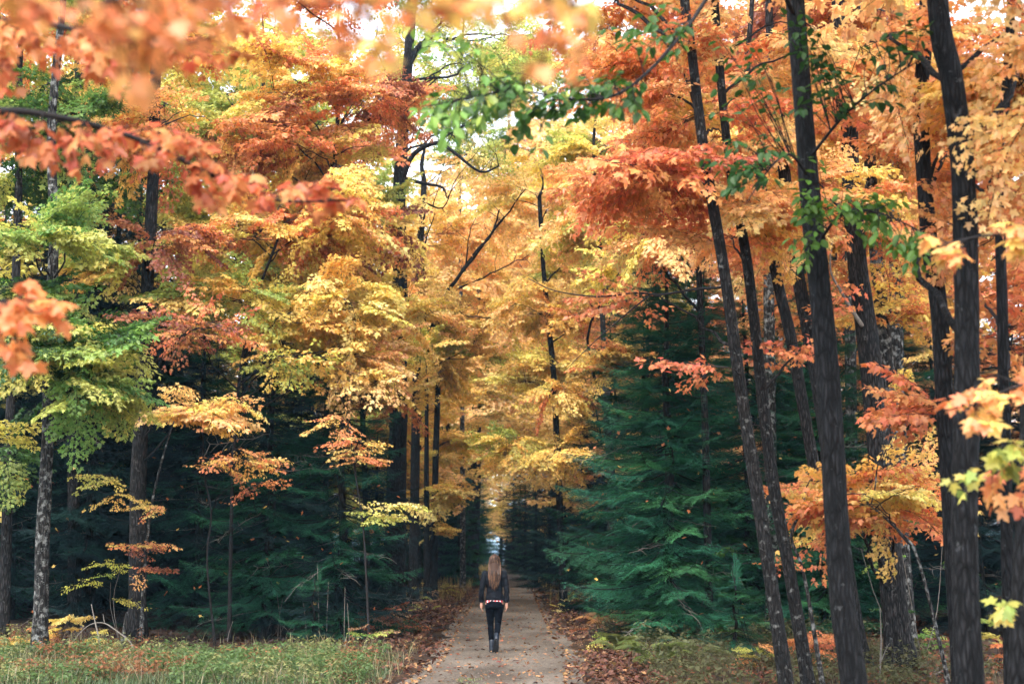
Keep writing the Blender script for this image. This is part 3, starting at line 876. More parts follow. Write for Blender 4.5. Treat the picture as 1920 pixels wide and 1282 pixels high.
B('maple_tree', 'thin dark maple rising through yellow leaves left of centre', None, [(455, 1180), (458, 800), (463, 610), (470, 500), (478, 380), (485, 220)], 31, (13, 9),
  [(430, 500, 110, 90, 31, 1.6, 26, 'ygreen+gold', 'mid'), (560, 600, 110, 70, 30, 1.4, 26, 'gold+yellow', 'mid'), (400, 380, 130, 70, 31, 1.5, 20, 'yellow+ygreen', 'mid'), (520, 420, 100, 60, 31, 1.5, 18, 'orange+gold', 'mid'), (480, 160, 140, 110, 33, 2, 24, 'yellow+ygreen', 'mid'), (600, 330, 140, 60, 30, 1.5, 20, 'gold+yellow', 'mid')], 'bark_mid', 14, 35)
B('maple_tree', 'red-orange maple whose leaves hang beside the white sky gap', None, [(610, 1185), (612, 800), (618, 500), (628, 300), (640, 120)], 29, (11, 8),
  [(710, 190, 80, 60, 28, 1.3, 22, 'rust+orange', 'mid'), (560, 130, 120, 80, 28, 1.6, 26, 'orange+gold', 'mid'), (490, 260, 120, 70, 27.5, 1.5, 24, 'orange+rust+gold', 'mid'), (630, 380, 60, 90, 26.8, 0.8, 12, 'gold+orange+yellow', 'mid'), (620, 270, 110, 50, 29, 1.4, 16, 'orange+yellow', 'mid'), (690, 460, 80, 80, 29, 1.2, 20, 'gold+rust+orange', 'mid'), (500, -60, 220, 90, 29, 2, 18, 'orange+redorange', 'mid')], 'bark_mid', 14, 36)
B('maple_tree', 'golden maple spreading low over the dark firs left of the path', None, [(690, 1175), (684, 900), (676, 700), (668, 520), (660, 380)], 32.5, (12, 8),
  [(600, 520, 120, 80, 32, 1.6, 26, 'yellow+gold', 'mid'), (690, 640, 90, 60, 31, 1.3, 26, 'gold+peach', 'mid'), (690, 700, 80, 40, 30, 1, 16, 'gold+orange', 'mid'), (660, 360, 100, 80, 33, 1.6, 22, 'yellow+ygreen', 'mid'), (560, 670, 70, 30, 31, 1, 8, 'gold', 'mid')], 'bark_mid', 12, 37)
B('maple_tree', 'leaning young maple, yellow and gold layers of leaves above the dark firs at left', None, [(430, 1190), (436, 900), (450, 700), (480, 560), (520, 450)], 27, (8, 5),
  [(420, 550, 110, 70, 26.5, 1.2, 22, 'gold+ygreen', 'mid'), (560, 690, 90, 40, 26, 1.0, 14, 'gold+ygreen', 'thin'), (690, 720, 70, 45, 26.5, 0.9, 12, 'gold+peach', 'thin'), (330, 640, 70, 30, 26, 0.8, 6, 'rust+orange', 'thin'), (560, 610, 110, 40, 26.5, 1.1, 18, 'gold+yellow', 'mid'), (640, 560, 100, 60, 26.8, 1.1, 18, 'yellow+gold', 'mid'), (680, 670, 70, 40, 26.8, 0.9, 10, 'gold+peach', 'mid'), (480, 430, 120, 60, 27, 1.2, 20, 'yellow+gold+orange', 'mid'), (620, 440, 100, 60, 27, 1.2, 18, 'gold+yellow+orange', 'mid')], 'twig', 8.5, 61, 8)
B('birch_tree', 'tall thin birch, small pale green leaves speckling the white sky gap', None, [(868, 1075), (866, 700), (862, 400), (860, 200), (868, 60)], 55, (11, 5),
  [(850, 190, 110, 110, 54, 3, 70, 'birch+ygreen+lime', 'birch'), (900, 300, 100, 50, 54, 2.5, 26, 'yellow+peach+birch', 'far'), (770, 120, 60, 100, 54, 2, 20, 'ygreen+yellow', 'far'), (980, 130, 80, 110, 55, 3, 34, 'birch+ygreen+peach', 'far'), (860, 30, 130, 50, 54, 2.5, 24, 'birch+ygreen', 'birch'), (1000, 260, 70, 50, 54, 2, 14, 'peach+yellow', 'far')], 'bark_pale', 24, 62)
T6 = B('old_maple_tree', 'thick dark old trunk by the path with crooked bare limbs', None, [(738, 1166), (744, 900), (748, 700), (750, 500), (748, 380), (755, 250), (765, 120), (772, 0)], 34, (42, 17),
  [(700, 740, 90, 45, 32, 1.2, 18, 'gold+orange', 'mid'), (750, 580, 70, 60, 32, 1, 16, 'gold+yellow', 'mid'), (740, 450, 60, 50, 32, 1, 9, 'gold+yellow', 'mid'), (715, 270, 60, 40, 32.5, 1, 6, 'rust+orange', 'mid'), (850, 150, 100, 100, 37, 2, 22, 'birch+ygreen', 'birch'), (900, 290, 80, 40, 37, 1.5, 7, 'birch+yellow', 'birch'), (800, -40, 150, 60, 36, 2, 12, 'birch', 'birch'), (960, 90, 70, 80, 38, 2, 10, 'birch', 'birch')], 'bark_dark', 18, 38, 16)
for (pp, r0) in [([(752, 345), (775, 290), (820, 268), (850, 285), (900, 322), (935, 312)], 0.07), ([(755, 335), (800, 345), (830, 352), (838, 372)], 0.05), ([(756, 400), (790, 380), (830, 390), (850, 345)], 0.03), ([(820, 268), (860, 240), (905, 225), (930, 190)], 0.03), ([(765, 130), (800, 70), (850, 20), (880, -40)], 0.04), ([(765, 200), (730, 150), (700, 80)], 0.04)]:
    mb = MB()
    q = catmull([P(u, v, 34 - 0.2 * i) - T6.location for i, (u, v) in enumerate(pp)], 4)
    tube(mb, q, [r0 * (1 - 0.8 * i / (len(q) - 1)) + 0.004 for i in range(len(q))], 6)
    rq = random.Random(len(pp))
    for k in range(2, len(q), 2):
        d = Vector((rq.uniform(-0.4, 1), rq.uniform(-0.6, 0.6), rq.uniform(-0.2, 1)))
        tube(mb, [q[k] + d * (0.28 * j) + rv(rq, 0.05) * j for j in range(4)], [0.014, 0.010, 0.006, 0.003], 4)
    link('bare_limb', mb.mesh('bare_limb', M['bark_dark'], True), T6)
B('maple_sapling', 'small crooked sapling with orange and yellow-green leaf fans before the stout trunk', None, [(264, 1232), (270, 1080), (282, 960), (302, 868), (326, 790)], 24, (9, 3),
  [(205, 905, 50, 40, 23.5, 0.5, 8, 'ygreen+yellow', 'thin'), (290, 945, 40, 18, 23.5, 0.4, 5, 'orange+gold', 'thin'), (255, 1012, 56, 27, 23.5, 0.4, 9, 'orange+gold+rust', 'thin'), (285, 1062, 44, 13, 23.5, 0.3, 7, 'rust+orange', 'thin'), (240, 935, 56, 18, 23.6, 0.4, 5, 'gold', 'thin')], 'bark_pale', None, 39, 6)
B('maple_sapling', 'young maple with flat orange fans of leaves in front of dark firs', None, [(402, 1200), (388, 1050), (396, 960), (380, 870), (386, 760)], 25.2, (4.5, 2.5),
  [(450, 862, 95, 40, 24.5, 0.7, 20, 'orange+gold', 'thin'), (320, 765, 67, 37, 24.8, 0.6, 12, 'gold+peach', 'thin'), (420, 775, 72, 45, 24.6, 0.6, 15, 'gold+yellow+orange', 'thin'), (500, 895, 50, 24, 24.5, 0.4, 5, 'orange+rust', 'thin')], 'twig', None, 40, 6)
B('maple_sapling', 'young maple with orange leaf fans beside the firs near the thick old trunk', None, [(692, 1200), (682, 1000), (668, 900), (655, 800)], 25.4, (5, 3),
  [(665, 825, 67, 35, 25, 0.7, 15, 'orange+gold', 'thin'), (725, 950, 61, 43, 25, 0.7, 16, 'ygreen+yellow', 'thin'), (620, 795, 50, 24, 25, 0.5, 7, 'gold+orange', 'thin'), (690, 860, 50, 20, 25, 0.5, 7, 'orange', 'thin')], 'twig', None, 41, 6)
B('maple_sapling', 'tall thin trunk with lemon-yellow leaves left of the walker', None, [(813, 1100), (816, 900), (822, 700), (826, 560)], 44, (15, 9),
  [(830, 920, 55, 70, 43, 1.3, 26, 'yellow+gold', 'mid'), (820, 1000, 40, 40, 43, 1, 9, 'yellow+gold', 'mid'), (850, 820, 60, 60, 44, 1.4, 22, 'gold+yellow', 'mid'), (820, 700, 70, 80, 44, 1.5, 26, 'gold', 'mid')], 'bark_dark', 10, 42)
B('maple_tree', 'dark straight trunk just right of the thick old trunk', None, [(775, 1112), (778, 900), (782, 650), (788, 460), (795, 350)], 41, (20, 12),
  [(800, 560, 90, 80, 41, 1.6, 26, 'gold+peach', 'mid'), (810, 420, 90, 70, 42, 1.6, 22, 'peach+gold', 'mid'), (760, 640, 60, 60, 40, 1.2, 14, 'gold+ygreen', 'mid')], 'bark_dark', 14, 43)
B('maple_tree', 'forked young maple with black limbs opening over the path', None, [(800, 1090), (800, 800), (804, 640), (832, 560), (885, 480), (938, 418), (985, 355)], 42.5, (13, 1.6),
  [(880, 540, 90, 80, 43, 1.5, 26, 'peach+gold', 'mid'), (900, 430, 90, 60, 44, 1.5, 22, 'peach', 'mid'), (880, 640, 80, 60, 43, 1.4, 20, 'gold+ygreen', 'mid')], 'bark_dark', None, 44)
TF = [o for o in scene.objects if o.get('label', '').startswith('forked young maple')][0]
for pp, r0 in [([(803, 640), (830, 560), (888, 482), (935, 420), (985, 355)], 0.075), ([(838, 552), (905, 520), (962, 492), (990, 488)], 0.028), ([(803, 650), (796, 560), (798, 460), (815, 400)], 0.05), ([(925, 435), (940, 380), (936, 330)], 0.03), ([(870, 508), (880, 440), (900, 395)], 0.025), ([(830, 560), (870, 590), (930, 600), (960, 625)], 0.022)]:
    mb = MB()
    q = catmull([P(u, v, 42.3 - 0.9 * min(3, i)) - TF.location for i, (u, v) in enumerate(pp)], 5)
    rq = random.Random(int(pp[1][0]))
    q = [c + rv(rq, 0.03) for c in q]
    tube(mb, q, [r0 * (1 - 0.85 * i / (len(q) - 1)) + 0.004 for i in range(len(q))], 6)
    for k in range(4, len(q), 3):
        d = Vector((rq.uniform(-0.7, 1), rq.uniform(-0.6, 0.2), rq.uniform(-0.1, 0.9)))
        tube(mb, [q[k] + d * (0.3 * j) + rv(rq, 0.04) * j for j in range(4)], [0.012, 0.009, 0.006, 0.003], 4)
    link('bare_limb', mb.mesh('bare_limb', M['bark_dark'], True), TF)
B('maple_tree', 'broad dark trunk in the tunnel left of the walker with flared foot', None, [(884, 1083), (887, 1020), (890, 950), (893, 800), (896, 600)], 68, (24, 16),
  [(900, 720, 60, 70, 68, 2, 12, 'gold+ygreen', 'far'), (870, 600, 70, 80, 69, 2.2, 14, 'gold+peach', 'far'), (900, 480, 90, 80, 70, 2.5, 16, 'peach', 'far')], 'bark_dark', 16, 45)
# ---- right of the path, middle distance
B('maple_tree', 'thin-trunked golden maple on the right of the path, middle distance', None, [(1056, 1105), (1050, 960), (1043, 800), (1038, 700), (1028, 600), (1018, 490), (1012, 380)], 38.5, (15, 8),
  [(1000, 560, 80, 60, 39, 1.5, 26, 'gold+peach', 'mid'), (1080, 470, 100, 60, 39, 1.5, 24, 'ygreen+yellow+peach', 'mid'), (1010, 700, 70, 60, 39, 1.4, 24, 'gold+yellow', 'mid'), (1090, 600, 60, 50, 38, 1.2, 12, 'gold+orange', 'mid'), (1070, 740, 60, 40, 37.5, 1.2, 14, 'gold+orange', 'mid'), (1060, 850, 50, 30, 37.5, 1, 10, 'gold', 'mid'), (990, 350, 110, 60, 40, 1.8, 22, 'peach+yellow', 'mid'), (960, 830, 50, 40, 39, 1.2, 12, 'ygreen+gold', 'mid')], 'bark_dark', 12, 46)
B('maple_tree', 'golden maple leaning in from behind the right-hand firs', None, [(1150, 1120), (1140, 800), (1128, 560), (1120, 380)], 36, (16, 9),
  [(1130, 340, 110, 60, 36, 1.6, 24, 'yellow+peach+orange', 'mid'), (1190, 510, 60, 28, 30, 1, 10, 'yellow', 'mid'), (1150, 670, 50, 35, 32, 1, 12, 'gold+orange', 'mid'), (1110, 250, 100, 60, 37, 1.8, 14, 'yellow+ygreen', 'mid'), (1130, 130, 120, 70, 38, 2, 14, 'orange+yellow', 'mid'), (1100, 440, 80, 60, 36, 1.4, 14, 'peach+ygreen', 'mid')], 'bark_mid', 15, 47)
B('maple_tree', 'red-leaved maple behind the slim leaning trunks, above the firs', None, [(1330, 1160), (1322, 800), (1310, 500), (1300, 250)], 26, (16, 10),
  [(1260, 370, 150, 40, 25, 1.3, 18, 'redorange+orange+peach', 'mid'), (1180, 350, 90, 40, 25, 1.1, 9, 'redorange+orange', 'mid'), (1330, 180, 130, 100, 27, 1.8, 24, 'orange+redorange', 'mid'), (1250, 230, 110, 70, 26, 1.5, 16, 'orange', 'mid'), (1215, 440, 90, 50, 24.5, 1.0, 13, 'orange+yellow+peach', 'mid'), (1230, 90, 120, 70, 27, 1.6, 14, 'orange+redorange', 'mid')], 'bark_mid', 14, 48)

# ---- firs seen one by one, boughs and all
DARKN = [srgb(12, 39, 38), srgb(9, 32, 35), srgb(16, 49, 43)]  # shade of the dense wood is put into these needle colours
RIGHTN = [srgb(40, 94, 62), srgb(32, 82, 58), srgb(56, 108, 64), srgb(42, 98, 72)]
def conifer_px(u, Y, H, R, label, seed, cols, **k):
    p = P(u, 1018, Y)
    return conifer(p.x, p.y, H, R, label, seed, cols, **k)
conifer_px(1255, 26.5, 8.2, 1.95, 'bright green fir standing nearest the right side of the path', 1, RIGHTN, z0=0.35, per=(6, 8), dens=0.27)
conifer_px(1405, 28.5, 7.6, 2.0, 'green fir behind the slim leaning maples', 2, RIGHTN, z0=0.3)
conifer_px(1215, 32, 10.6, 2.3, 'taller dark fir rising behind the bright green one', 3, RIGHTN[:2])
conifer_px(1330, 31, 8.2, 2.0, 'fir filling the gap between the two front green firs', 15, RIGHTN[:2])
conifer_px(1545, 27, 7.4, 1.9, 'green fir filling the gap behind the beech trunk', 4, RIGHTN, z0=0.3)
conifer_px(1690, 30, 7.4, 2.1, 'fir behind the grey trunks on the right', 5, DARKN + RIGHTN)
conifer_px(1835, 27, 6.0, 1.9, 'dark fir behind the thick black maple', 6, DARKN)
conifer_px(1148, 38, 8.5, 1.9, 'fir on the right of the path, second row', 7, RIGHTN[:2] + DARKN)
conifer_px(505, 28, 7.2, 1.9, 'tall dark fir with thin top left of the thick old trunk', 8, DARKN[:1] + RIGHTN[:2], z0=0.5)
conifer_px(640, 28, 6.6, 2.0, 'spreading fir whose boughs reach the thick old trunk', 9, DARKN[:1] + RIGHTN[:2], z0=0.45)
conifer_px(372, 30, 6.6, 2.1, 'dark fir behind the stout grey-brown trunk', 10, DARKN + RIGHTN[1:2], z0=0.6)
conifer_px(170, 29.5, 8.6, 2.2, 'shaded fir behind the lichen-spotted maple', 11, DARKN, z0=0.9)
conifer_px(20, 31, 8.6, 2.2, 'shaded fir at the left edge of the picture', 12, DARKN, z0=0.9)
conifer_px(590, 25.6, 1.3, 0.6, 'little fir seedling at the dark edge left of the path', 13, DARKN + RIGHTN[:1], z0=0.12, dens=0.14)
conifer_px(1375, 23.5, 1.5, 0.75, 'low fir seedling by the right verge below the slim maples', 14, RIGHTN, z0=0.12, dens=0.15)

# ---- trees deep in the wood: trunk and crown only
MARKS = [(30, 'the dark trunk at the left edge'), (110, 'the lichen-spotted maple'), (260, 'the stout grey-brown trunk'), (380, 'the orange-fanned young maple'), (505, 'the thin-topped dark fir'), (640, 'the spreading fir'), (745, 'the thick old trunk'), (830, 'the lemon-yellow thin tree'),
         (920, 'the walker'), (1035, 'the thin-trunked golden maple'), (1150, 'the second-row fir'), (1255, 'the bright green fir'), (1400, 'the slim leaning maples'), (1550, 'the green-leaved beech'), (1650, 'the grey trunks on the right'), (1760, 'the dark curved trunk'), (1820, 'the thick black maple'), (1890, 'the thin black pole')]
def where(x, y):
    u = 960 + x / y * F_PX
    m = min(MARKS, key=lambda k: abs(k[0] - u))[1]
    row = 'next row behind' if y < 42 else 'a few rows behind' if y < 58 else 'far behind' if y < 85 else 'farthest trees behind'
    return row + ' ' + m
rf = random.Random(5)
def far_conifer(x, y, s, cols, label, group):
    label = 'dark conifer, ' + where(x, y)
    t = thing('distant_conifer', (x, y, ground_z(x, y)), label, 'tree', group)
    t.scale = (s * 1.05, s * 1.05, s)
    t.rotation_euler.z = rf.uniform(0, 6.28)
    link('trunk', FAR_FIR_TRUNK, t)
    o = link('crown', rf.choice(FAR_CONIFER), t)
    obj_color(o, rf.choice(cols), rf, 0.2)
def far_maple(x, y, s, palname, label, group, crowns=None):
    col = pal(palname, rf)
    tone = 'orange' if col[1] < 0.42 else 'yellow-green' if col[0] < 0.66 else 'peach-gold' if col[1] < 0.60 else 'yellow'
    label = tone + (' high-crowned' if crowns else '') + ' maple, ' + where(x, y)
    t = thing('distant_maple', (x, y, ground_z(x, y)), label, 'tree', group)
    t.scale = (s, s, s)
    t.rotation_euler.z = rf.uniform(0, 6.28)
    link('trunk', FAR_TRUNK, t)
    o = link('crown', rf.choice(crowns or FAR_MAPLE), t)
    obj_color(o, col, rf, 0.12)
LC, RC_ = 'dark conifer standing deep in the wood left of the path', 'dark conifer standing deep in the wood right of the path'
for i in range(34):
    y = 32 + 1.35 * i + rf.uniform(-1, 1)
    for sgn in (-1, 1):
        lim = 0.36 * y + 2
        x = sgn * rf.uniform(4.2 + 0.01 * y, min(lim, 22)) + path_x(y)
        if y > 60 and rf.random() < 0.35: x = path_x(y) + sgn * rf.uniform(2.9, 4.5)
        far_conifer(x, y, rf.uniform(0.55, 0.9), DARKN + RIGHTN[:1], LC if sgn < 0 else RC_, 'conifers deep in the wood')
LM, RM = 'autumn maple far back in the wood left of the path', 'autumn maple far back in the wood right of the path'
for i in range(17):
    y = 38 + 4.2 * i + rf.uniform(-1.5, 1.5)
    for sgn in (-1, 1):
        x = sgn * rf.uniform(3.6, 0.36 * y + 1) + path_x(y)
        if abs(x) < 5.5:
            s = rf.uniform(0.62, 0.8)
        else:
            s = rf.uniform(0.75, 1.0)
        u = 960 + x / y * F_PX
        if 690 < u < 980: s = min(s, (y * (1018 - 420) / F_PX + 1.8) / 17.5)
        pn = 'peach+gold+yellow' if u < 1150 and u > 650 else ('gold+ygreen+orange' if u <= 650 else 'orange+peach+gold')
        far_maple(x, y, s, pn, LM if sgn < 0 else RM, 'maples deep in the wood')

# the trees that line the path and close over it, farther and farther off
for i, Y in enumerate([47, 51, 55, 59, 64, 69, 75, 81, 88, 96, 104, 112]):
    for sgn in (-1, 1):
        x = path_x(Y) + sgn * rf.uniform(2.9, 3.9)
        s = (1.87 + Y * 0.245) / 16.8 * rf.uniform(0.82, 1.0)
        if sgn < 0 and Y < 60: s *= 0.85
        far_maple(x, Y + rf.uniform(-1, 1), s, 'peach+gold+peach' if i % 3 else 'yellow+gold+ygreen', 'golden maple arching over the path in the distance, ' + ('left' if sgn < 0 else 'right') + ' side', 'maples deep in the wood', FAR_MAPLE_HI)
for i, (u, Y, s) in enumerate([(862, 62, 0.62), (842, 72, 0.7), (905, 118, 0.8), (893, 100, 0.75), (985, 74, 0.62), (1005, 62, 0.6), (1030, 55, 0.62), (962, 104, 0.7), (975, 90, 0.7), (885, 125, 0.9), (950, 128, 0.9), (975, 135, 1.0), (865, 138, 1.0), (1000, 140, 1.1), (840, 130, 1.0), (1060, 48, 0.5)]):
    p = P(u, 1018, Y)
    far_conifer(p.x, p.y, s, DARKN + RIGHTN, 'dark conifer beside the path tunnel in the distance', 'conifers deep in the wood')
for (x, y, s) in [(-4.2, 122, 1.05), (1.9, 124, 1.05), (-1.2, 150, 1.2), (3.5, 140, 1.2), (-5.5, 140, 1.2), (0.8, 165, 1.3), (-3.4, 108, 0.9), (2.8, 106, 0.9), (-2.6, 132, 1.0), (0.2, 136, 1.1)]:
    far_maple(x, y, s, 'peach+gold+yellow', 'golden maple closing the far end of the path', 'maples deep in the wood')
for (x, y, s) in [(-2.9, 92, 0.55), (2.7, 90, 0.6), (-2.7, 106, 0.6), (2.5, 112, 0.62), (-3.0, 80, 0.6), (2.9, 78, 0.55), (-3.3, 119, 0.8), (1.9, 121, 0.8), (-3.0, 67, 0.5), (2.9, 66, 0.55)]:
    far_conifer(x + path_x(y), y, s, DARKN + RIGHTN, 'dark conifer beside the path tunnel in the distance', 'conifers deep in the wood')
for (u, Y, s, pn) in [(1000, 66, 1.28, 'peach+yellow'), (1060, 70, 1.35, 'peach+gold'), (900, 84, 1.45, 'peach+yellow'), (840, 76, 1.25, 'peach+yellow'), (780, 70, 1.2, 'gold+yellow'), (960, 92, 1.6, 'peach+gold'), (1020, 84, 1.5, 'peach+yellow'), (1110, 60, 1.25, 'orange+peach')]:
    p = P(u, 1018, Y)
    if abs(p.x - path_x(Y)) < 2.6: p.x = path_x(Y) + (2.6 if u > 940 else -2.6)
    far_maple(p.x, p.y, s, pn, 'tall golden maple arching over the path in the distance, ' + ('left' if p.x < 0 else 'right') + ' side', 'maples deep in the wood', FAR_MAPLE_HI)
for sgn in (-1, 1):
    for i in range(16):
        y = rf.uniform(118, 190)
        x = sgn * rf.uniform(5, 60)
        far_maple(x, y, rf.uniform(1.0, 1.35), 'peach+gold+orange', LM if sgn < 0 else RM, 'maples deep in the wood')

# tall dark firs and green-gold maples closing the view behind the left edge and between the right trunks
for (u, Y, s) in [(-20, 36, 1.1), (60, 35, 1.25), (120, 38, 1.2), (200, 36, 1.3), (240, 40, 1.25), (310, 39, 0.8), (400, 40, 0.7), (560, 39, 0.62), (705, 45, 0.6), (735, 52, 0.65), (762, 60, 0.7), (690, 60, 0.8), (785, 66, 0.75), (800, 75, 0.8), (1110, 62, 0.7), (1085, 70, 0.75), (1300, 38, 1.1), (1420, 40, 1.0), (1580, 38, 0.9), (1760, 36, 0.8), (1900, 34, 0.8)]:
    p = P(u, 1018, Y)
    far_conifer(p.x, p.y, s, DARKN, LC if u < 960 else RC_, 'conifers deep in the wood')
for (u, Y, s, pn) in [(30, 42, 1.0, 'gold+orange'), (140, 45, 1.15, 'ygreen+gold'), (260, 44, 1.2, 'yellow+ygreen'), (380, 46, 1.25, 'gold+yellow'), (480, 44, 1.15, 'yellow+ygreen'), (580, 47, 1.15, 'gold+yellow'), (650, 50, 1.1, 'gold+peach'),
                      (1140, 46, 1.0, 'peach+yellow'), (1230, 48, 1.1, 'orange+peach'), (1330, 45, 1.1, 'orange+peach'), (1450, 46, 1.15, 'peach+orange'), (1560, 44, 1.1, 'orange+peach'), (1680, 46, 1.15, 'peach+orange'), (1790, 44, 1.1, 'orange+peach'), (1900, 44, 1.1, 'orange+gold')]:
    p = P(u, 1018, Y)
    far_maple(p.x, p.y, s, pn, LM if u < 960 else RM, 'maples deep in the wood')
# the wood goes on a little beyond both edges of the frame
for i in range(11):
    for sgn in (-1, 1):
        y = 30 + 5 * i + rf.uniform(-1, 1)
        x = sgn * (0.37 * y + rf.uniform(2.5, 7))
        if i % 2: far_conifer(x, y, rf.uniform(0.7, 1.0), DARKN, '', 'conifers deep in the wood')
        else: far_maple(x, y, rf.uniform(0.85, 1.05), 'gold+ygreen+orange' if sgn < 0 else 'orange+peach', '', 'maples deep in the wood')
# ================================================================== near trees whose leaves are seen one by one
def leaf_mesh(name, tpl, mat, pet=0.35):
    V, F = tpl
    mb = MB()
    mb.add(V, F, 0.5)
    w = 0.012
    mb.add([(-w, -pet, 0.02), (w, -pet, 0.02), (w, 0.02, 0), (-w, 0.02, 0)], [(0, 1, 2, 3)], 0.3)
    return mb.mesh(name, mat)
def leaf_mesh_var(name, tpls, mat):
    out = []
    for k, t in enumerate(tpls):
        for j in range(3):
            me = leaf_mesh(name, t, mat)
            n = len(me.polygons)
            me.attributes['rnd'].data.foreach_set('value', np.full(n, (k * 3 + j + 0.5) / (3 * len(tpls)), dtype=np.float32))
            out.append(me)
    return out
LEAF_MAPLE = leaf_mesh_var('maple_leaf', T_NEAR, M['leaf'])
LEAF_OVAL = leaf_mesh_var('beech_leaf', T_OVAL, M['green_leaf'])

def leafy_limb(t, world_pts, r0, regions, leaves, size, seed, counter, mat='twig', hang=0.7, stems=True):
    """a limb with twigs; each leaf is an object. regions: (u, v, ru, rv, Y, rY, n_twigs, leaves_per_twig, palette)"""
    r = random.Random(seed)
    base = Vector(t.location)
    q = catmull([p - base for p in world_pts], 6)
    n = len(q)
    mb = MB()
    tube(mb, q, [r0 * (1 - 0.85 * i / (n - 1)) + 0.002 for i in range(n)], 7)
    limb = link('limb', None, t)
    todo = []
    for (u, v, ru, rv_, Y, rY, nt, lp, pn) in regions:
        for _ in range(nt):
            while True:
                a = Vector((r.uniform(-1, 1), r.uniform(-1, 1), r.uniform(-1, 1)))
                if a.length <= 1: break
            e = P(u + a.x * ru, v + a.z * rv_, Y + a.y * rY) - base
            bi = min(range(2, n), key=lambda i: (q[i] - e).length * (1 + 0.1 * r.random()))
            s = q[max(1, bi - 2)]
            mid = s.lerp(e, 0.5) + Vector((0, 0, 0.08 * (e - s).length)) + rv(r, 0.06)
            tw = catmull([s, mid, e], 4)
            tube(mb, tw, [0.0045 * (1 - 0.65 * i / (len(tw) - 1)) for i in range(len(tw))], 4, cap=False)
            for k in range(lp):
                x = 1 - 0.62 * (k // 2) * 2 / max(1, lp) - r.uniform(0, 0.05)
                f = max(0, x) * (len(tw) - 1)
                i = min(len(tw) - 2, int(f))
                p = tw[i].lerp(tw[i + 1], f - i)
                td = (tw[i + 1] - tw[i]).normalized()
                sv = td.cross(Vector((0, 0, 1)))
                if sv.length < 0.05: sv = Vector((1, 0, 0))
                sv.normalize()
                d = td * r.uniform(0.1, 0.9) + sv * (1 if k % 2 else -1) * r.uniform(0.4, 1) + Vector((0, 0, r.uniform(-hang * 1.4, 0.1)))
                todo.append((p, d.normalized(), Vector((0, -0.35, 1)) + rv(r, 0.6), size * r.uniform(0.7, 1.15), pn))
    limb.data = None
    me = mb.mesh('limb', M[mat], True)
    bpy.data.objects.remove(limb)
    limb = link('limb', me, t)
    r.shuffle(todo)
    over = {}
    for (p, d, up, sz, pn) in todo:
        x, y, nn = frame(d, up)
        if counter[0] >= 290:
            over.setdefault(pn.split('+')[0], []).append((p, y, up, sz, r.random()))
            continue
        counter[0] += 1
        o = link('leaf', r.choice(leaves), limb)
        o.matrix_local = Matrix.Translation(p + y * 0.35 * sz) @ (Matrix((x, y, nn)).transposed() * sz).to_4x4()
        obj_color(o, pal(pn, r), r)
    for pn, items in over.items():
        mo = MB()
        for (p, y, up, sz, rn) in items:
            add_leaf(mo, r.choice(T_OVAL if leaves is LEAF_OVAL else T_NEAR), p + y * 0.35 * sz, y, up, sz, rn)
        o = link('foliage', mo.mesh('foliage', M['green_leaf'] if leaves is LEAF_OVAL else M['leaf']), limb)
        o['kind'] = 'stuff'
        obj_color(o, pal(pn, r), r)
    return limb

# the beech with fresh green leaves: a trunk among the right trunks, its limbs reaching over the path
beech = B('beech_tree', 'dark beech trunk with large fresh green leaves, its limb hanging over the path', None, [(1602, 1282), (1577, 1100), (1552, 700), (1522, 400), (1506, 200), (1490, 0)], 11.5, (50, 36), [], 'bark_dark', 10, 3, 18)
cnt = [0]
leafy_limb(beech, [P(1490, 30, 11.5), P(1420, -90, 10.2), P(1340, -20, 9.6), P(1290, 50, 9.4), P(1220, 130, 9), P(1150, 180, 8.8), P(1060, 185, 8.6), P(960, 170, 8.4), P(800, 200, 8.2)], 0.017,
           [(1190, 60, 120, 60, 9.2, 0.5, 12, 7, 'green'), (1120, 180, 120, 45, 8.8, 0.5, 21, 8, 'green'), (960, 190, 110, 60, 8.5, 0.5, 20, 8, 'green+lime'), (840, 220, 80, 50, 8.3, 0.4, 11, 7, 'lime+green'), (830, 80, 110, 60, 8.3, 0.5, 9, 6, 'lime'), (985, 265, 40, 35, 8.6, 0.3, 5, 6, 'green')], LEAF_OVAL, 0.085, 1, cnt)
leafy_limb(beech, [P(1517, 330, 11.5), P(1480, 290, 10.9), P(1440, 320, 10.5), P(1400, 380, 10.2)], 0.012,
           [(1420, 320, 80, 70, 10.5, 0.4, 15, 7, 'green'), (1380, 110, 70, 80, 10.5, 0.4, 11, 7, 'green'), (1350, 260, 40, 60, 10.5, 0.4, 5, 6, 'green')], LEAF_OVAL, 0.085, 2, cnt)
leafy_limb(beech, [P(1515, 300, 11.5), P(1580, 220, 11), P(1650, 160, 10.6), P(1730, 110, 10.4)], 0.013,
           [(1610, 150, 100, 70, 10.8, 0.4, 18, 7, 'green'), (1500, 110, 50, 100, 11, 0.3, 14, 7, 'green'), (1700, 60, 60, 60, 10.5, 0.4, 8, 6, 'green')], LEAF_OVAL, 0.085, 3, cnt)
leafy_limb(beech, [P(1525, 470, 11.5), P(1580, 400, 11), P(1650, 400, 10.7), P(1740, 440, 10.5)], 0.013,
           [(1620, 400, 100, 55, 10.8, 0.4, 21, 7, 'green'), (1520, 370, 30, 90, 11, 0.3, 12, 7, 'green'), (1690, 470, 70, 50, 10.6, 0.4, 12, 7, 'green+ygreen'), (1500, 470, 60, 30, 11, 0.3, 5, 6, 'green')], LEAF_OVAL, 0.085, 4, cnt)

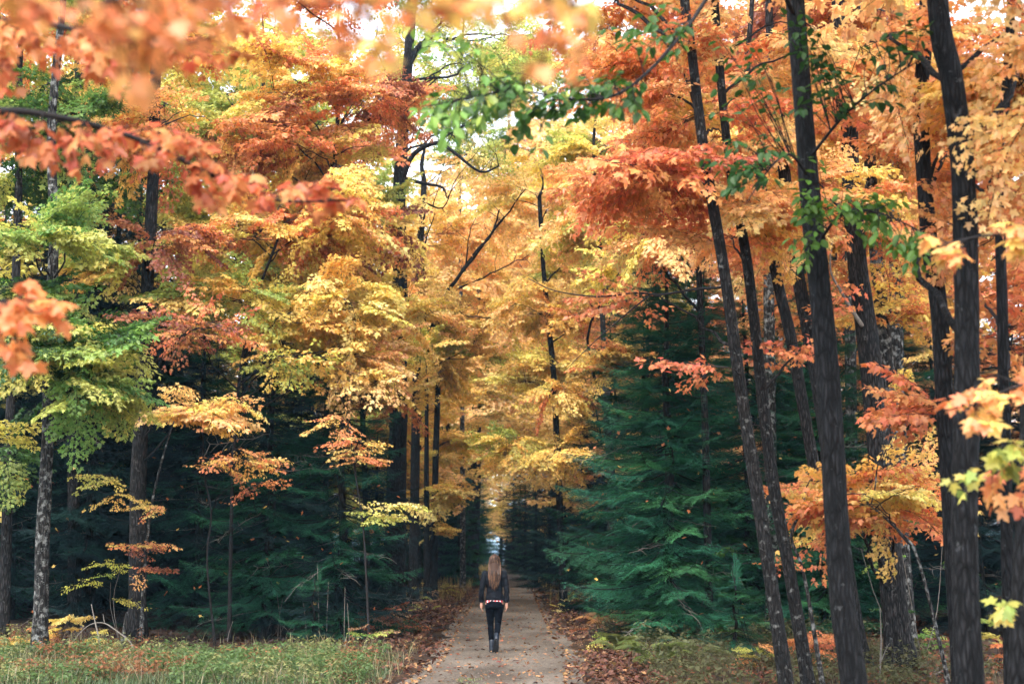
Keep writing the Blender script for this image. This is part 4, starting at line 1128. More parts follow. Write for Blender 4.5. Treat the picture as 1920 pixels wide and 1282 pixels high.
# two maples just outside the left edge; their orange limbs fill the upper left
tl = B('maple_tree', 'near orange-leaved maple outside the left edge, its long limb crossing the upper left', None, [(-300, 1282), (-290, 600), (-280, 0)], 7.4, (90, 70), [], 'bark_dark', 8, 51, 12)
cnt = [0]
leafy_limb(tl, [P(-285, 330, 7.4), P(-120, 230, 7.0), P(0, 208, 6.8), P(120, 222, 6.7), P(260, 262, 6.7), P(400, 330, 6.8), P(520, 375, 6.9), P(660, 375, 7.0)], 0.022,
           [(80, 270, 120, 60, 6.7, 0.35, 16, 8, 'flame+orange'), (280, 280, 130, 60, 6.7, 0.35, 16, 8, 'flame+orange'), (450, 350, 110, 45, 6.8, 0.3, 16, 8, 'flame+orange'), (600, 360, 90, 35, 7, 0.3, 11, 6, 'flame')], LEAF_MAPLE, 0.074, 5, cnt)
tl2 = B('maple_tree', 'second near maple outside the left edge, orange leaves at the corner and left side', None, [(-420, 1282), (-400, 600), (-380, 0)], 6.4, (80, 60), [], 'bark_dark', 7, 54, 12)
cnt = [0]
leafy_limb(tl2, [P(-384, 180, 6.4), P(-120, 60, 6.4), P(30, 40, 6.2), P(160, 60, 6.1), P(300, 90, 6.1), P(430, 60, 6.1)], 0.02,
           [(60, 90, 110, 90, 6.3, 0.35, 16, 8, 'flame+orange'), (220, 110, 110, 70, 6.2, 0.3, 14, 8, 'flame+orange'), (400, 60, 100, 60, 6.2, 0.3, 11, 7, 'flame+orange')], LEAF_MAPLE, 0.074, 6, cnt)
leafy_limb(tl2, [P(-400, 700, 6.4), P(-150, 580, 6.2), P(-40, 560, 6.1), P(60, 580, 6.0)], 0.014,
           [(50, 575, 80, 45, 6.1, 0.25, 13, 8, 'flame+orange'), (40, 660, 40, 20, 6.1, 0.2, 5, 6, 'flame+orange')], LEAF_MAPLE, 0.074, 7, cnt)
# maple close beside the camera: golden, far out of focus along the top edge
tg = B('maple_tree', 'closest golden-leaved maple, its blurred leaves along the top edge', None, [(-1300, 1282), (-1280, 600), (-1260, -200)], 2.9, (150, 120), [], 'bark_dark', 5.5, 52, 12)
cnt = [0]
leafy_limb(tg, [P(-1262, -150, 2.9), P(-500, -220, 2.9), P(0, -130, 2.95), P(300, -80, 2.9), P(600, -70, 2.9), P(900, -70, 2.95), P(1120, -10, 3.0)], 0.010,
           [(80, 10, 110, 50, 2.95, 0.15, 8, 5, 'amber+flame'), (220, 40, 110, 60, 2.9, 0.15, 11, 5, 'amber+flame'), (340, 50, 90, 60, 2.9, 0.15, 10, 5, 'amber'), (270, 150, 90, 40, 2.95, 0.1, 7, 4, 'amber'), (480, 20, 80, 30, 2.95, 0.1, 7, 4, 'amber+flame'), (680, 80, 60, 40, 2.95, 0.12, 6, 4, 'amber+gold'), (620, 0, 100, 25, 2.9, 0.15, 8, 5, 'amber'), (860, 5, 130, 30, 2.9, 0.15, 14, 5, 'amber+gold'), (1050, 110, 60, 35, 3.0, 0.12, 7, 5, 'amber'), (1070, 20, 60, 30, 3.0, 0.12, 6, 4, 'amber+gold')], LEAF_MAPLE, 0.047, 8, cnt)
# maple outside the right edge: orange and yellow fans in front of the thick black trunk
trr = B('maple_tree', 'near maple outside the right edge, its orange fans before the black trunk', None, [(2160, 1282), (2150, 600), (2140, 0)], 8.4, (80, 60), [], 'bark_dark', 9, 53, 12)
cnt = [0]
leafy_limb(trr, [P(2150, 820, 8.4), P(2020, 740, 8), P(1930, 720, 7.8), P(1840, 750, 7.6), P(1770, 770, 7.5)], 0.012,
           [(1840, 760, 80, 45, 7.6, 0.3, 8, 8, 'orange+gold'), (1900, 720, 40, 50, 7.8, 0.3, 4, 8, 'orange')], LEAF_MAPLE, 0.088, 9, cnt)
leafy_limb(trr, [P(2150, 560, 8.4), P(2000, 470, 8), P(1900, 440, 7.8), P(1800, 450, 7.7), P(1740, 470, 7.6)], 0.011,
           [(1780, 470, 60, 30, 7.7, 0.2, 4, 7, 'orange+gold'), (1890, 440, 40, 40, 7.8, 0.25, 4, 8, 'orange+gold')], LEAF_MAPLE, 0.088, 10, cnt)
leafy_limb(trr, [P(2152, 980, 8.4), P(2030, 860, 8.2), P(1940, 830, 8), P(1880, 850, 7.9)], 0.011,
           [(1890, 840, 45, 40, 8, 0.25, 4, 8, 'ygreen+yellow'), (1880, 930, 55, 45, 8.2, 0.3, 5, 7, 'orange+redorange'), (1810, 900, 40, 25, 8.2, 0.2, 2, 6, 'ygreen')], LEAF_MAPLE, 0.088, 11, cnt)
leafy_limb(trr, [P(2156, 1230, 8.4), P(2040, 1160, 8.6), P(1950, 1140, 8.6), P(1880, 1150, 8.6)], 0.008,
           [(1885, 1150, 30, 25, 8.6, 0.2, 3, 6, 'yellow+ygreen')], LEAF_MAPLE, 0.088, 12, cnt)

# ================================================================== the walker
def loft(mb, rings, seg=20):
    """rings: (cx, cy, cz, rx, ry); closed solid"""
    V = []
    for (cx, cy, cz, rx, ry) in rings:
        for k in range(seg):
            a = 2 * math.pi * k / seg
            V.append((cx + rx * math.cos(a), cy + ry * math.sin(a), cz))
    n = len(rings)
    F = [(i * seg + k, i * seg + (k + 1) % seg, (i + 1) * seg + (k + 1) % seg, (i + 1) * seg + k) for i in range(n - 1) for k in range(seg)]
    F.append(tuple(reversed(range(seg)))); F.append(tuple(range((n - 1) * seg, n * seg)))
    mb.add(V, F)
def ell(mb, c, r, seg=14):
    rings = []
    for i in range(9):
        a = -math.pi / 2 + math.pi * (i + 0.25) / 8.5
        rings.append((c[0], c[1], c[2] + r[2] * math.sin(a), max(0.002, r[0] * math.cos(a)), max(0.002, r[1] * math.cos(a))))
    loft(mb, rings, seg)
def chain(mb, pts, radii, sides=14):
    q = [Vector(p) for p in pts]
    d0, d1 = (q[0] - q[1]).normalized(), (q[-1] - q[-2]).normalized()
    q = [q[0] + d0 * radii[0] * 0.6] + q + [q[-1] + d1 * radii[-1] * 0.6]
    rad = [radii[0] * 0.5] + list(radii) + [radii[-1] * 0.5]
    tube(mb, q, rad, sides)
def solid(name, mb, mat, parent, voxel, smooth=3, wr=0.0, wscale=14):
    me = mb.mesh(name, mat)
    o = bpy.data.objects.new('tmp', me); C.objects.link(o)
    m = o.modifiers.new('r', 'REMESH'); m.mode = 'VOXEL'; m.voxel_size = voxel; m.use_smooth_shade = True
    if smooth:
        s = o.modifiers.new('s', 'SMOOTH'); s.iterations = smooth; s.factor = 0.5
    dg = bpy.context.evaluated_depsgraph_get()
    me2 = bpy.data.meshes.new_from_object(o.evaluated_get(dg))
    bpy.data.objects.remove(o)
    if wr:
        n = len(me2.vertices)
        co = np.zeros(n * 3, dtype=np.float32); me2.vertices.foreach_get('co', co)
        no = np.zeros(n * 3, dtype=np.float32); me2.vertices.foreach_get('normal', no)
        co = co.reshape(-1, 3); no = no.reshape(-1, 3)
        k = np.array([noise.noise((float(c[0]) * wscale * 0.6, float(c[1]) * wscale * 0.6, float(c[2]) * wscale * 1.4)) for c in co], dtype=np.float32)
        co += no * (k * wr)[:, None]
        me2.vertices.foreach_set('co', co.ravel())
    me2.materials.clear(); me2.materials.append(mat)
    me2.polygons.foreach_set('use_smooth', [True] * len(me2.polygons))
    me2.name = name
    return link(name, me2, parent)

M['skin'] = plain_material('skin', srgb(160, 118, 98), 0.5, 0.08, 12, 0.4)
M['jacket'] = plain_material('black_leather', (0.0045, 0.0055, 0.0085), 0.75, 0.3, 25, 0.10, 0.3)
M['denim'] = plain_material('black_denim', (0.0025, 0.0035, 0.006), 0.95, 0.3, 60, 0.05, 0.1)
M['boot'] = plain_material('boot_leather', (0.004, 0.008, 0.016), 0.45, 0.3, 30, 0.5, 0.15)
M['sole'] = plain_material('boot_sole', (0.015, 0.016, 0.018), 0.8, 0.3, 40, 0.3)
def hair_material():
    m, nt, out = new_mat('long_brown_hair')
    N, L = nt.nodes, nt.links
    at = N.new('ShaderNodeAttribute'); at.attribute_name = 'rnd'
    cr = N.new('ShaderNodeValToRGB')
    e = cr.color_ramp.elements
    e[0].color = (*srgb(28, 19, 16), 1); e[1].color = (*srgb(122, 88, 62), 1)
    x = e.new(0.55); x.color = (*srgb(58, 40, 31), 1)
    L.new(at.outputs['Fac'], cr.inputs[0])
    bs = N.new('ShaderNodeBsdfPrincipled'); bs.inputs['Roughness'].default_value = 0.6; bs.inputs['Specular IOR Level'].default_value = 0.2
    L.new(cr.outputs[0], bs.inputs['Base Color']); L.new(bs.outputs[0], out.inputs['Surface'])
    return m
M['hair'] = hair_material()
def plaid_material():
    m, nt, out = new_mat('red_plaid')
    N, L = nt.nodes, nt.links
    tc = N.new('ShaderNodeTexCoord')
    sp = N.new('ShaderNodeSeparateXYZ'); L.new(tc.outputs['Object'], sp.inputs[0])
    def stripes(sock, period, lo):
        a = N.new('ShaderNodeMath'); a.operation = 'MULTIPLY'; a.inputs[1].default_value = 1 / period; L.new(sock, a.inputs[0])
        f = N.new('ShaderNodeMath'); f.operation = 'FRACT'; L.new(a.outputs[0], f.inputs[0])
        g = N.new('ShaderNodeMath'); g.operation = 'GREATER_THAN'; g.inputs[1].default_value = lo; L.new(f.outputs[0], g.inputs[0])
        return g.outputs[0]
    m1 = N.new('ShaderNodeMix'); m1.data_type = 'RGBA'; m1.inputs[6].default_value = (0.42, 0.02, 0.03, 1); m1.inputs[7].default_value = (0.7, 0.62, 0.6, 1)
    L.new(stripes(sp.outputs['X'], 0.055, 0.62), m1.inputs[0])
    m2 = N.new('ShaderNodeMix'); m2.data_type = 'RGBA'; L.new(m1.outputs[2], m2.inputs[6]); m2.inputs[7].default_value = (0.03, 0.01, 0.015, 1)
    L.new(stripes(sp.outputs['Z'], 0.05, 0.74), m2.inputs[0])
    bs = N.new('ShaderNodeBsdfPrincipled'); bs.inputs['Roughness'].default_value = 0.85
    L.new(m2.outputs[2], bs.inputs['Base Color']); L.new(bs.outputs[0], out.inputs['Surface'])
    return m
M['plaid'] = plaid_material()

wp = P(927, 1222, Yground(1222))
person = thing('person', (wp.x, wp.y, 0.0), 'person with long brown hair, black jacket and trousers, walking away along the path', 'person')
HIP_L, KNEE_L, ANK_L = (-0.082, 0.0, 0.84), (-0.068, 0.06, 0.47), (-0.048, 0.02, 0.10)
HIP_R, KNEE_R, ANK_R = (0.082, 0.0, 0.84), (0.060, -0.02, 0.475), (0.038, -0.30, 0.255)
SH_L, EL_L, WR_L = (-0.160, 0, 1.365), (-0.222, -0.03, 1.10), (-0.228, 0.03, 0.845)
SH_R, EL_R, WR_R = (0.160, 0, 1.365), (0.212, -0.04, 1.10), (0.212, -0.03, 0.845)
mb = MB()
# head with face looking along +y, neck, trunk
ell(mb, (0, 0.012, 1.565), (0.073, 0.092, 0.112), 18)
ell(mb, (0, 0.045, 1.505), (0.054, 0.055, 0.055))
ell(mb, (0, 0.103, 1.545), (0.012, 0.020, 0.020), 8)          # nose
ell(mb, (0, 0.098, 1.508), (0.022, 0.010, 0.007), 8)          # mouth
ell(mb, (0, 0.088, 1.578), (0.045, 0.014, 0.008), 8)          # brow
for s in (-1, 1): ell(mb, (s * 0.074, 0.0, 1.552), (0.012, 0.022, 0.032), 8)   # ears
chain(mb, [(0, -0.012, 1.36), (0, -0.004, 1.43), (0, 0.01, 1.50)], [0.056, 0.050, 0.050])
loft(mb, [(0, 0, 0.80, 0.125, 0.095), (0, 0, 0.88, 0.135, 0.10), (0, 0, 1.08, 0.105, 0.085), (0, 0, 1.25, 0.130, 0.098), (0, 0, 1.36, 0.145, 0.085), (0, 0, 1.41, 0.075, 0.06)])
for (s, e, w) in ((SH_L, EL_L, WR_L), (SH_R, EL_R, WR_R)):
    chain(mb, [s, Vector(s).lerp(Vector(e), 0.5), e, Vector(e).lerp(Vector(w), 0.35), w], [0.046, 0.040, 0.034, 0.033, 0.022])
    sg = -1 if s[0] < 0 else 1
    wv = Vector(w)
    # palm, then four curled fingers and a thumb from the side of the palm
    chain(mb, [wv, wv + Vector((0, 0.004, -0.045)), wv + Vector((0, 0.010, -0.085))], [0.021, 0.027, 0.025])
    for j, (off, ln) in enumerate([(0.027, 0.066), (0.009, 0.074), (-0.009, 0.069), (-0.026, 0.055)]):
        b = wv + Vector((0.0, off + 0.010, -0.085))
        chain(mb, [b, b + Vector((-sg * 0.005, 0.002, -ln * 0.45)), b + Vector((-sg * 0.018, 0.004, -ln * 0.80)), b + Vector((-sg * 0.032, 0.004, -ln))], [0.0092, 0.0086, 0.0080, 0.0068], 8)
    b = wv + Vector((-sg * 0.006, 0.026, -0.035))
    chain(mb, [b, b + Vector((-sg * 0.014, 0.020, -0.028)), b + Vector((-sg * 0.022, 0.026, -0.056))], [0.0115, 0.0100, 0.0080], 8)
for (h, k, a) in ((HIP_L, KNEE_L, ANK_L), (HIP_R, KNEE_R, ANK_R)):
    chain(mb, [h, Vector(h).lerp(Vector(k), 0.45), k, Vector(k).lerp(Vector(a), 0.35), a], [0.080, 0.068, 0.047, 0.046, 0.030])
chain(mb, [ANK_L, (-0.046, 0.10, 0.045), (-0.048, 0.16, 0.035)], [0.03, 0.033, 0.024])
chain(mb, [ANK_R, (0.036, -0.235, 0.14), (0.034, -0.22, 0.075)], [0.03, 0.033, 0.024])
solid('body', mb, M['skin'], person, 0.0062, 2)
# jacket
mb = MB()
loft(mb, [(0, 0, 0.885, 0.158, 0.122), (0, 0, 0.93, 0.160, 0.122), (0, 0, 1.02, 0.142, 0.110), (0, -0.004, 1.10, 0.136, 0.108), (0, -0.006, 1.20, 0.150, 0.118), (0, -0.006, 1.30, 0.166, 0.116), (0, 0, 1.365, 0.166, 0.098), (0, 0, 1.405, 0.112, 0.078), (0, 0, 1.435, 0.066, 0.064)], 26)
for (s, e, w) in ((SH_L, EL_L, WR_L), (SH_R, EL_R, WR_R)):
    sv, ev, wv = Vector(s), Vector(e), Vector(w)
    chain(mb, [sv + Vector((0, 0, -0.005)), sv.lerp(ev, 0.5), ev, ev.lerp(wv, 0.5), wv + Vector((0, 0, 0.055)), wv + Vector((0, 0, 0.02)), wv + Vector((0, 0, 0.012))], [0.062, 0.056, 0.049, 0.046, 0.049, 0.047, 0.032])
solid('jacket', mb, M['jacket'], person, 0.010, 3, 0.010, 16)
# shirt tail
mb = MB()
loft(mb, [(0, 0, 0.836, 0.155, 0.119), (0, 0, 0.865, 0.152, 0.117), (0, 0, 0.91, 0.150, 0.114)], 30)
link('shirt', mb.mesh('shirt', M['plaid'], True), person)
# trousers
mb = MB()
loft(mb, [(0, 0, 0.74, 0.145, 0.108), (0, -0.01, 0.79, 0.158, 0.124), (0, -0.008, 0.84, 0.150, 0.118), (0, 0, 0.90, 0.138, 0.108)], 24)
for (h, k, a) in ((HIP_L, KNEE_L, ANK_L), (HIP_R, KNEE_R, ANK_R)):
    hv, kv, av = Vector(h), Vector(k), Vector(a)
    chain(mb, [hv + Vector((0, 0, -0.04)), hv.lerp(kv, 0.45), kv, kv.lerp(av, 0.35), av], [0.090, 0.077, 0.055, 0.054, 0.041])
solid('trousers', mb, M['denim'], person, 0.009, 2, 0.005, 22)
# boots: left planted, right lifted on its toe with the sole turned to the camera
mb = MB()
chain(mb, [(-0.050, 0.022, 0.20), (-0.048, 0.02, 0.10), (-0.047, 0.025, 0.055)], [0.047, 0.048, 0.047])
chain(mb, [(-0.047, 0.0, 0.048), (-0.048, 0.09, 0.05), (-0.050, 0.165, 0.042)], [0.043, 0.045, 0.036])
bt = solid('boot', mb, M['boot'], person, 0.008, 3, 0.003, 25)
mb = MB(); loft(mb, [(-0.048, 0.07, 0.0, 0.046, 0.145), (-0.048, 0.07, 0.024, 0.046, 0.145)], 20)
link('sole', mb.mesh('sole', M['sole']), bt)
mb = MB()
av = Vector(ANK_R)
sh = (Vector(KNEE_R) - av).normalized()
toe = Vector((0.034, -0.235, 0.055))
chain(mb, [av + sh * 0.10, av, av + Vector((0, -0.03, -0.03))], [0.047, 0.048, 0.046])
chain(mb, [av + Vector((0, -0.035, -0.01)), av.lerp(toe, 0.5), toe], [0.043, 0.045, 0.036])
bt = solid('boot', mb, M['boot'], person, 0.008, 3, 0.003, 25)
mb = MB()
fd = (toe - (av + Vector((0, -0.035, 0)))).normalized()
nrm = Vector((0, -1, 0)); nrm = (nrm - fd * nrm.dot(fd)).normalized()
sx = Vector((1, 0, 0))
c0 = (av + Vector((0, -0.035, 0))).lerp(toe, 0.5) + nrm * 0.040
V = []
for lay in (0, 1):
    for k in range(20):
        a = 2 * math.pi * k / 20
        V.append(tuple(c0 + sx * (0.046 * math.cos(a)) + fd * (0.140 * math.sin(a)) + nrm * (0.022 * lay)))
mb.add(V, [(k, (k + 1) % 20, 20 + (k + 1) % 20, 20 + k) for k in range(20)] + [tuple(range(19, -1, -1)), tuple(range(20, 40))])
for k in range(6):                                             # treads
    p = c0 + fd * (-0.10 + 0.04 * k) + nrm * 0.025
    V = [tuple(p + sx * a * 0.034 + fd * b * 0.010 + nrm * c * 0.005) for c in (-1, 1) for a, b in ((-1, -1), (1, -1), (1, 1), (-1, 1))]
    mb.add(V, [(0, 1, 2, 3), (4, 5, 6, 7), (0, 1, 5, 4), (1, 2, 6, 5), (2, 3, 7, 6), (3, 0, 4, 7)])
link('sole', mb.mesh('sole', M['sole']), bt)
# eyes
for s in (-1, 1):
    mb = MB(); ell(mb, (s * 0.030, 0.092, 1.563), (0.012, 0.009, 0.009), 10)
    link('eye', mb.mesh('eye', M['sole'], True), person)
# hair: a cap and some three hundred locks falling down the back
mb = MB()
ell(mb, (0, -0.012, 1.585), (0.083, 0.094, 0.100), 20)
loft(mb, [(0, -0.122, 1.18, 0.062, 0.020), (0, -0.118, 1.28, 0.084, 0.024), (0, -0.090, 1.40, 0.092, 0.040), (0, -0.045, 1.50, 0.090, 0.060), (0, -0.03, 1.58, 0.080, 0.075)], 20)
rh = random.Random(3)
for i in range(320):
    a = rh.uniform(-math.pi * 0.98, -0.02)                     # round the back from ear to ear
    top = Vector((0.012 * rh.uniform(-1, 1), -0.01, 1.678))
    h = Vector((0.088 * math.cos(a), -0.012 + 0.098 * math.sin(a), 1.585 + 0.02 * rh.uniform(-1, 1)))
    zt = rh.gauss(1.115, 0.04) + 0.10 * abs(math.cos(a)) ** 2
    x1 = h.x * rh.uniform(0.9, 1.22)
    q = [top, Vector((h.x * 0.62, (h.y + 0.01) * 0.75, 1.652)), h, Vector((x1, -0.075 + 0.05 * (h.y), 1.47)), Vector((x1 * 1.03, -0.132 + rh.uniform(-0.014, 0.008), 1.35)), Vector((x1 * 0.95, -0.142 + rh.uniform(-0.012, 0.006), 1.25)), Vector((x1 * rh.uniform(0.5, 0.85), -0.142 + rh.uniform(-0.014, 0.008), zt))]
    q = catmull(q, 3)
    w = rh.uniform(0.004, 0.008)
    tube(mb, q, [w * (0.6 + 0.4 * math.sin(math.pi * k / (len(q) - 1))) * (1 if k < len(q) - 1 else 0.15) for k in range(len(q))], 4, rh.random() ** 1.5, cap=False)
link('hair', mb.mesh('hair', M['hair'], True), person)

# ================================================================== ground plants, litter, small things
def at(u, v):
    Y = Yground(v)
    p = P(u, v, Y)
    return Vector((p.x, p.y, ground_z(p.x, p.y)))
rg = random.Random(21)
# fallen leaves one can pick out on the gravel
LEAF_FALL = leaf_mesh_var('fallen_leaf', T_NEAR, M['litter'])
FALLC = [srgb(128, 66, 42), srgb(100, 50, 36), srgb(150, 88, 56), srgb(176, 126, 84), srgb(84, 46, 36)]
for i in range(190):
    y = 18 + 22 * rg.random() ** 1.5
    x = path_x(y) + rg.uniform(-1.1, 1.1)
    if abs(x - wp.x) < 0.16 and abs(y - wp.y) < 0.35: continue
    o = link('fallen_leaf', rg.choice(LEAF_FALL))
    s = rg.uniform(0.05, 0.095)
    d = Vector((rg.uniform(-1, 1), rg.uniform(-1, 1), rg.uniform(-0.1, 0.25)))
    a, b, c = frame(d, Vector((0, 0, 1)) + rv(rg, 0.35))
    o.matrix_local = Matrix.Translation((x, y, ground_z(x, y) + 0.014 + 0.30 * s)) @ (Matrix((a, b, c)).transposed() * s).to_4x4()
    obj_color(o, rg.choice(FALLC), rg, 0.2)
    tag(o, 'dry brown maple leaf lying on the gravel path', 'leaf', 'fallen leaves on the path')
def scatter_litter(name, label, n, pos, cols, smin=0.07, smax=0.13, lift=0.02, tpls=None):
    """one mesh per colour tone would split the litter, so each tone is a material slot-free random in one mesh"""
    mb = MB()
    for i in range(n):
        x, y = pos()
        d = Vector((rg.uniform(-1, 1), rg.uniform(-1, 1), rg.uniform(-0.4, 0.35)))
        s = rg.uniform(smin, smax)
        add_leaf(mb, rg.choice(tpls or T_FAR), (x, y, ground_z(x, y) + rg.uniform(0.015, 0.02 + lift)), d, Vector((0, 0, 1)) + rv(rg, 0.6), s, rg.random())
    o = link(name, mb.mesh(name, M['litter']))
    o.color = (*cols, 1)
    return tag(o, label, 'leaf litter', None, 'stuff')
def edge_pos(side, y0=17, y1=60, c=1.62, s=0.28, pw=1.3):
    def f():
        while True:
            y = y0 + (y1 - y0) * rg.random() ** pw
            x = path_x(y) + side * max(1.0, rg.gauss(c + 0.007 * max(0, y - 24), s + 0.006 * max(0, y - 24)))
            if noise.noise((x * 0.9 + side * 5, y * 0.5, 4.2)) > rg.uniform(-0.55, 0.25): return x, y
    return f
scatter_litter('leaf_litter', 'red-brown bank of fallen leaves along the left path edge', 3600, edge_pos(-1), srgb(94, 58, 42), 0.05, 0.09, lift=0.07)
scatter_litter('leaf_litter', 'red-brown bank of fallen leaves along the right path edge', 3800, edge_pos(1, c=1.70, s=0.34), srgb(96, 58, 42), 0.05, 0.09, lift=0.07)
scatter_litter('leaf_litter', 'tan and yellowish fallen leaves mixed along the left path edge', 900, edge_pos(-1, c=1.45, s=0.45), srgb(150, 110, 72), 0.04, 0.08, lift=0.08)
scatter_litter('leaf_litter', 'tan and yellowish fallen leaves mixed along the right path edge', 900, edge_pos(1, c=1.5, s=0.5), srgb(152, 112, 72), 0.04, 0.08, lift=0.08)
scatter_litter('leaf_litter', 'sparse small pale leaves strewn over the path', 1500, lambda: (lambda y: (path_x(y) + rg.uniform(-1.2, 1.2), y))(17 + 45 * rg.random() ** 1.6), srgb(140, 98, 64), 0.03, 0.06)
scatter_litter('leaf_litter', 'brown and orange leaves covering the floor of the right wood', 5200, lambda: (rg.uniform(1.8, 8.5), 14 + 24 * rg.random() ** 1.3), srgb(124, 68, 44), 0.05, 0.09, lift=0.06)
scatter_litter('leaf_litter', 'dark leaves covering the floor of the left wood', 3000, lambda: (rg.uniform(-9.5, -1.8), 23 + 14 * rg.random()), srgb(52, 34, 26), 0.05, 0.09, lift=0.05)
# gravel stones
mb = MB()
M['stone'] = plain_material('gravel_stone', (0.13, 0.108, 0.09), 0.9, 0.45, 3, 0.25)
for i in range(3000):
    y = 17 + 26 * rg.random() ** 1.7
    x = path_x(y) + rg.uniform(-1.15, 1.15)
    s = rg.uniform(0.005, 0.012) * (1.6 if rg.random() < 0.08 else 1)
    z = ground_z(x, y) + 0.016
    V = [(x + s * rg.uniform(.7, 1.3), y, z), (x, y + s * rg.uniform(.7, 1.3), z), (x - s * rg.uniform(.7, 1.3), y, z), (x, y - s * rg.uniform(.7, 1.3), z), (x, y, z + s * rg.uniform(0.5, 0.9))]
    mb.add(V, [(0, 1, 4), (1, 2, 4), (2, 3, 4), (3, 0, 4)])
tag(link('gravel', mb.mesh('gravel', M['stone'])), 'loose pale gravel stones on the path', 'gravel', None, 'stuff')

# grass of the left verge, and tufts on the right
def grass(name, label, n, pos, hmin, hmax, col, lean=0.5):
    mb = MB()
    for i in range(n):
        x, y = pos()
        z = ground_z(x, y)
        h = rg.uniform(hmin, hmax)
        a = rg.uniform(0, 6.28)
        l = rg.uniform(0.1, lean) * h
        w = rg.uniform(0.003, 0.007)
        dx, dy = math.cos(a), math.sin(a)
        V = [(x - dy * w, y + dx * w, z - 0.01), (x + dy * w, y - dx * w, z - 0.01), (x + dx * l * 0.4 + dy * w * 0.7, y + dy * l * 0.4 - dx * w * 0.7, z + h * 0.6), (x + dx * l * 0.4 - dy * w * 0.7, y + dy * l * 0.4 + dx * w * 0.7, z + h * 0.6), (x + dx * l, y + dy * l, z + h)]
        mb.add(V, [(0, 1, 2, 3), (3, 2, 4)], rg.random())
    o = link(name, mb.mesh(name, M['grass']))
    o.color = (*col, 1)
    tag(o, label, 'grass', None, 'stuff')
def clump(xr, yr, thr, sc=1.2, off=0.0):
    def f():
        while True:
            x, y = rg.uniform(*xr), rg.uniform(*yr)
            if noise.noise((x * sc + off, y * sc, 1.7)) > thr: return x, y
    return f
grass('grass', 'pale green grass of the verge at lower left', 24000, clump((-9.2, -1.75), (17.2, 23.2), -0.25), 0.04, 0.15, srgb(76, 90, 54), 1.6)
grass('grass', 'dry straw-coloured grass among the verge plants at lower left', 2000, clump((-9.2, -1.6), (17.2, 25), 0.05, 0.9, 5), 0.10, 0.36, srgb(120, 110, 78), 1.4)
grass('grass', 'dry grass and weeds of the right verge', 4200, clump((1.7, 6.2), (16.5, 31), 0.0, 0.9, 9), 0.05, 0.26, srgb(96, 84, 58), 1.4)
grass('grass', 'thin green tufts in the middle of the path', 700, clump((-0.75, 0.25), (17.4, 20.3), 0.05, 1.6, 2), 0.02, 0.06, srgb(120, 130, 80))
grass('grass', 'tawny undergrowth where the path meets the far wood', 6000, lambda: (lambda y: (path_x(y) + rg.choice([-1, 1]) * rg.uniform(1.4, 3.6), y))(rg.uniform(45, 110)), 0.2, 0.55, srgb(176, 150, 90))
# low leafy ground cover on the left verge (raspberry and seedlings)
def cover(name, label, n, pos, hmin, hmax, cols, size=0.07, tp=None):
    mb, col = MB(), cols
    for i in range(n):
        x, y = pos()
        z = ground_z(x, y)
        h = hmin + (hmax - hmin) * rg.random() ** 1.8 * (0.55 + 0.9 * max(0, 0.5 + noise.noise((x * 0.7, y * 0.7, 8.1))))
        top = Vector((x + rg.uniform(-0.05, 0.05), y + rg.uniform(-0.05, 0.05), z + h))
        tube(mb, [Vector((x, y, z - 0.02)), top], [0.002, 0.0015], 3, 0.2, cap=False)
        k = rg.randint(3, 6); a0 = rg.uniform(0, 6)
        rb = rg.random()
        for j in range(k):
            a = a0 + 6.28 * j / k
            d = Vector((math.cos(a), math.sin(a), rg.uniform(-0.5, 0.2)))
            add_leaf(mb, rg.choice(tp or T_OVALF), top + d * 0.02 - Vector((0, 0, rg.uniform(0, 0.3) * h)), d, Vector((0, 0, 1)) + rv(rg, 0.3), size * rg.uniform(0.6, 1.3), min(1, max(0, rb + rg.uniform(-0.15, 0.15))))
    o = link(name, mb.mesh(name, M['green_leaf'])); o.color = (*col, 1)
    tag(o, label, 'plants', None, 'stuff')
cover('ground_cover', 'low green raspberry leaves along the foot of the left wood', 4600, clump((-9.2, -1.9), (17.6, 23.0), -0.12, 0.9, 3), 0.03, 0.32, srgb(88, 110, 62), 0.062)
cover('ground_cover', 'pale yellowish low leaves among the verge plants at lower left', 1500, clump((-9.2, -2.2), (17.8, 23.2), 0.10, 1.1, 13), 0.05, 0.36, srgb(132, 132, 82), 0.06)
cover('ground_cover', 'brown withered low leaves among the verge plants at lower left', 700, clump((-9.2, -1.9), (18.5, 23.8), 0.15, 0.9, 31), 0.06, 0.38, srgb(140, 92, 62), 0.065)
cover('ground_cover', 'low brown-green weeds along the right verge', 2400, clump((1.8, 6.4), (16.8, 29), -0.15, 0.8, 6), 0.06, 0.45, srgb(92, 92, 60), 0.07)

# ferns
T_PINNA = leaf_tpl([(0, 0), (0.10, 0.25), (0.085, 0.7), (0, 1.0)], 0.25, 0.2, 3)
def frond_mesh(name, L, seed):
    r = random.Random(seed)
    mb = MB()
    def ax(t): return Vector((t * L * 0.86, 0, L * (0.62 * t - 0.62 * t * t * t * 0.75)))
    for i in range(34):
        t = 0.12 + 0.88 * i / 34
        p = ax(t)
        w = L * 0.24 * math.sin(math.pi * min(1, (0.12 + 0.88 * (1 - t)) ** 0.8)) * r.uniform(0.85, 1.1) + 0.01
        for s in (1, -1):
            d = Vector((0.35, s, -0.15 + r.uniform(-0.1, 0.1)))
            add_leaf(mb, T_PINNA, p, d, Vector((-0.3, 0, 1)), w, r.random())
    tube(mb, [ax(i / 8) for i in range(9)], [0.004 * (1 - 0.8 * i / 8) for i in range(9)], 4, 0.1, cap=False)
    return mb.mesh(name, M['green_leaf'])
FROND = [frond_mesh('fern_frond', 0.62, s) for s in (1, 2, 3)]
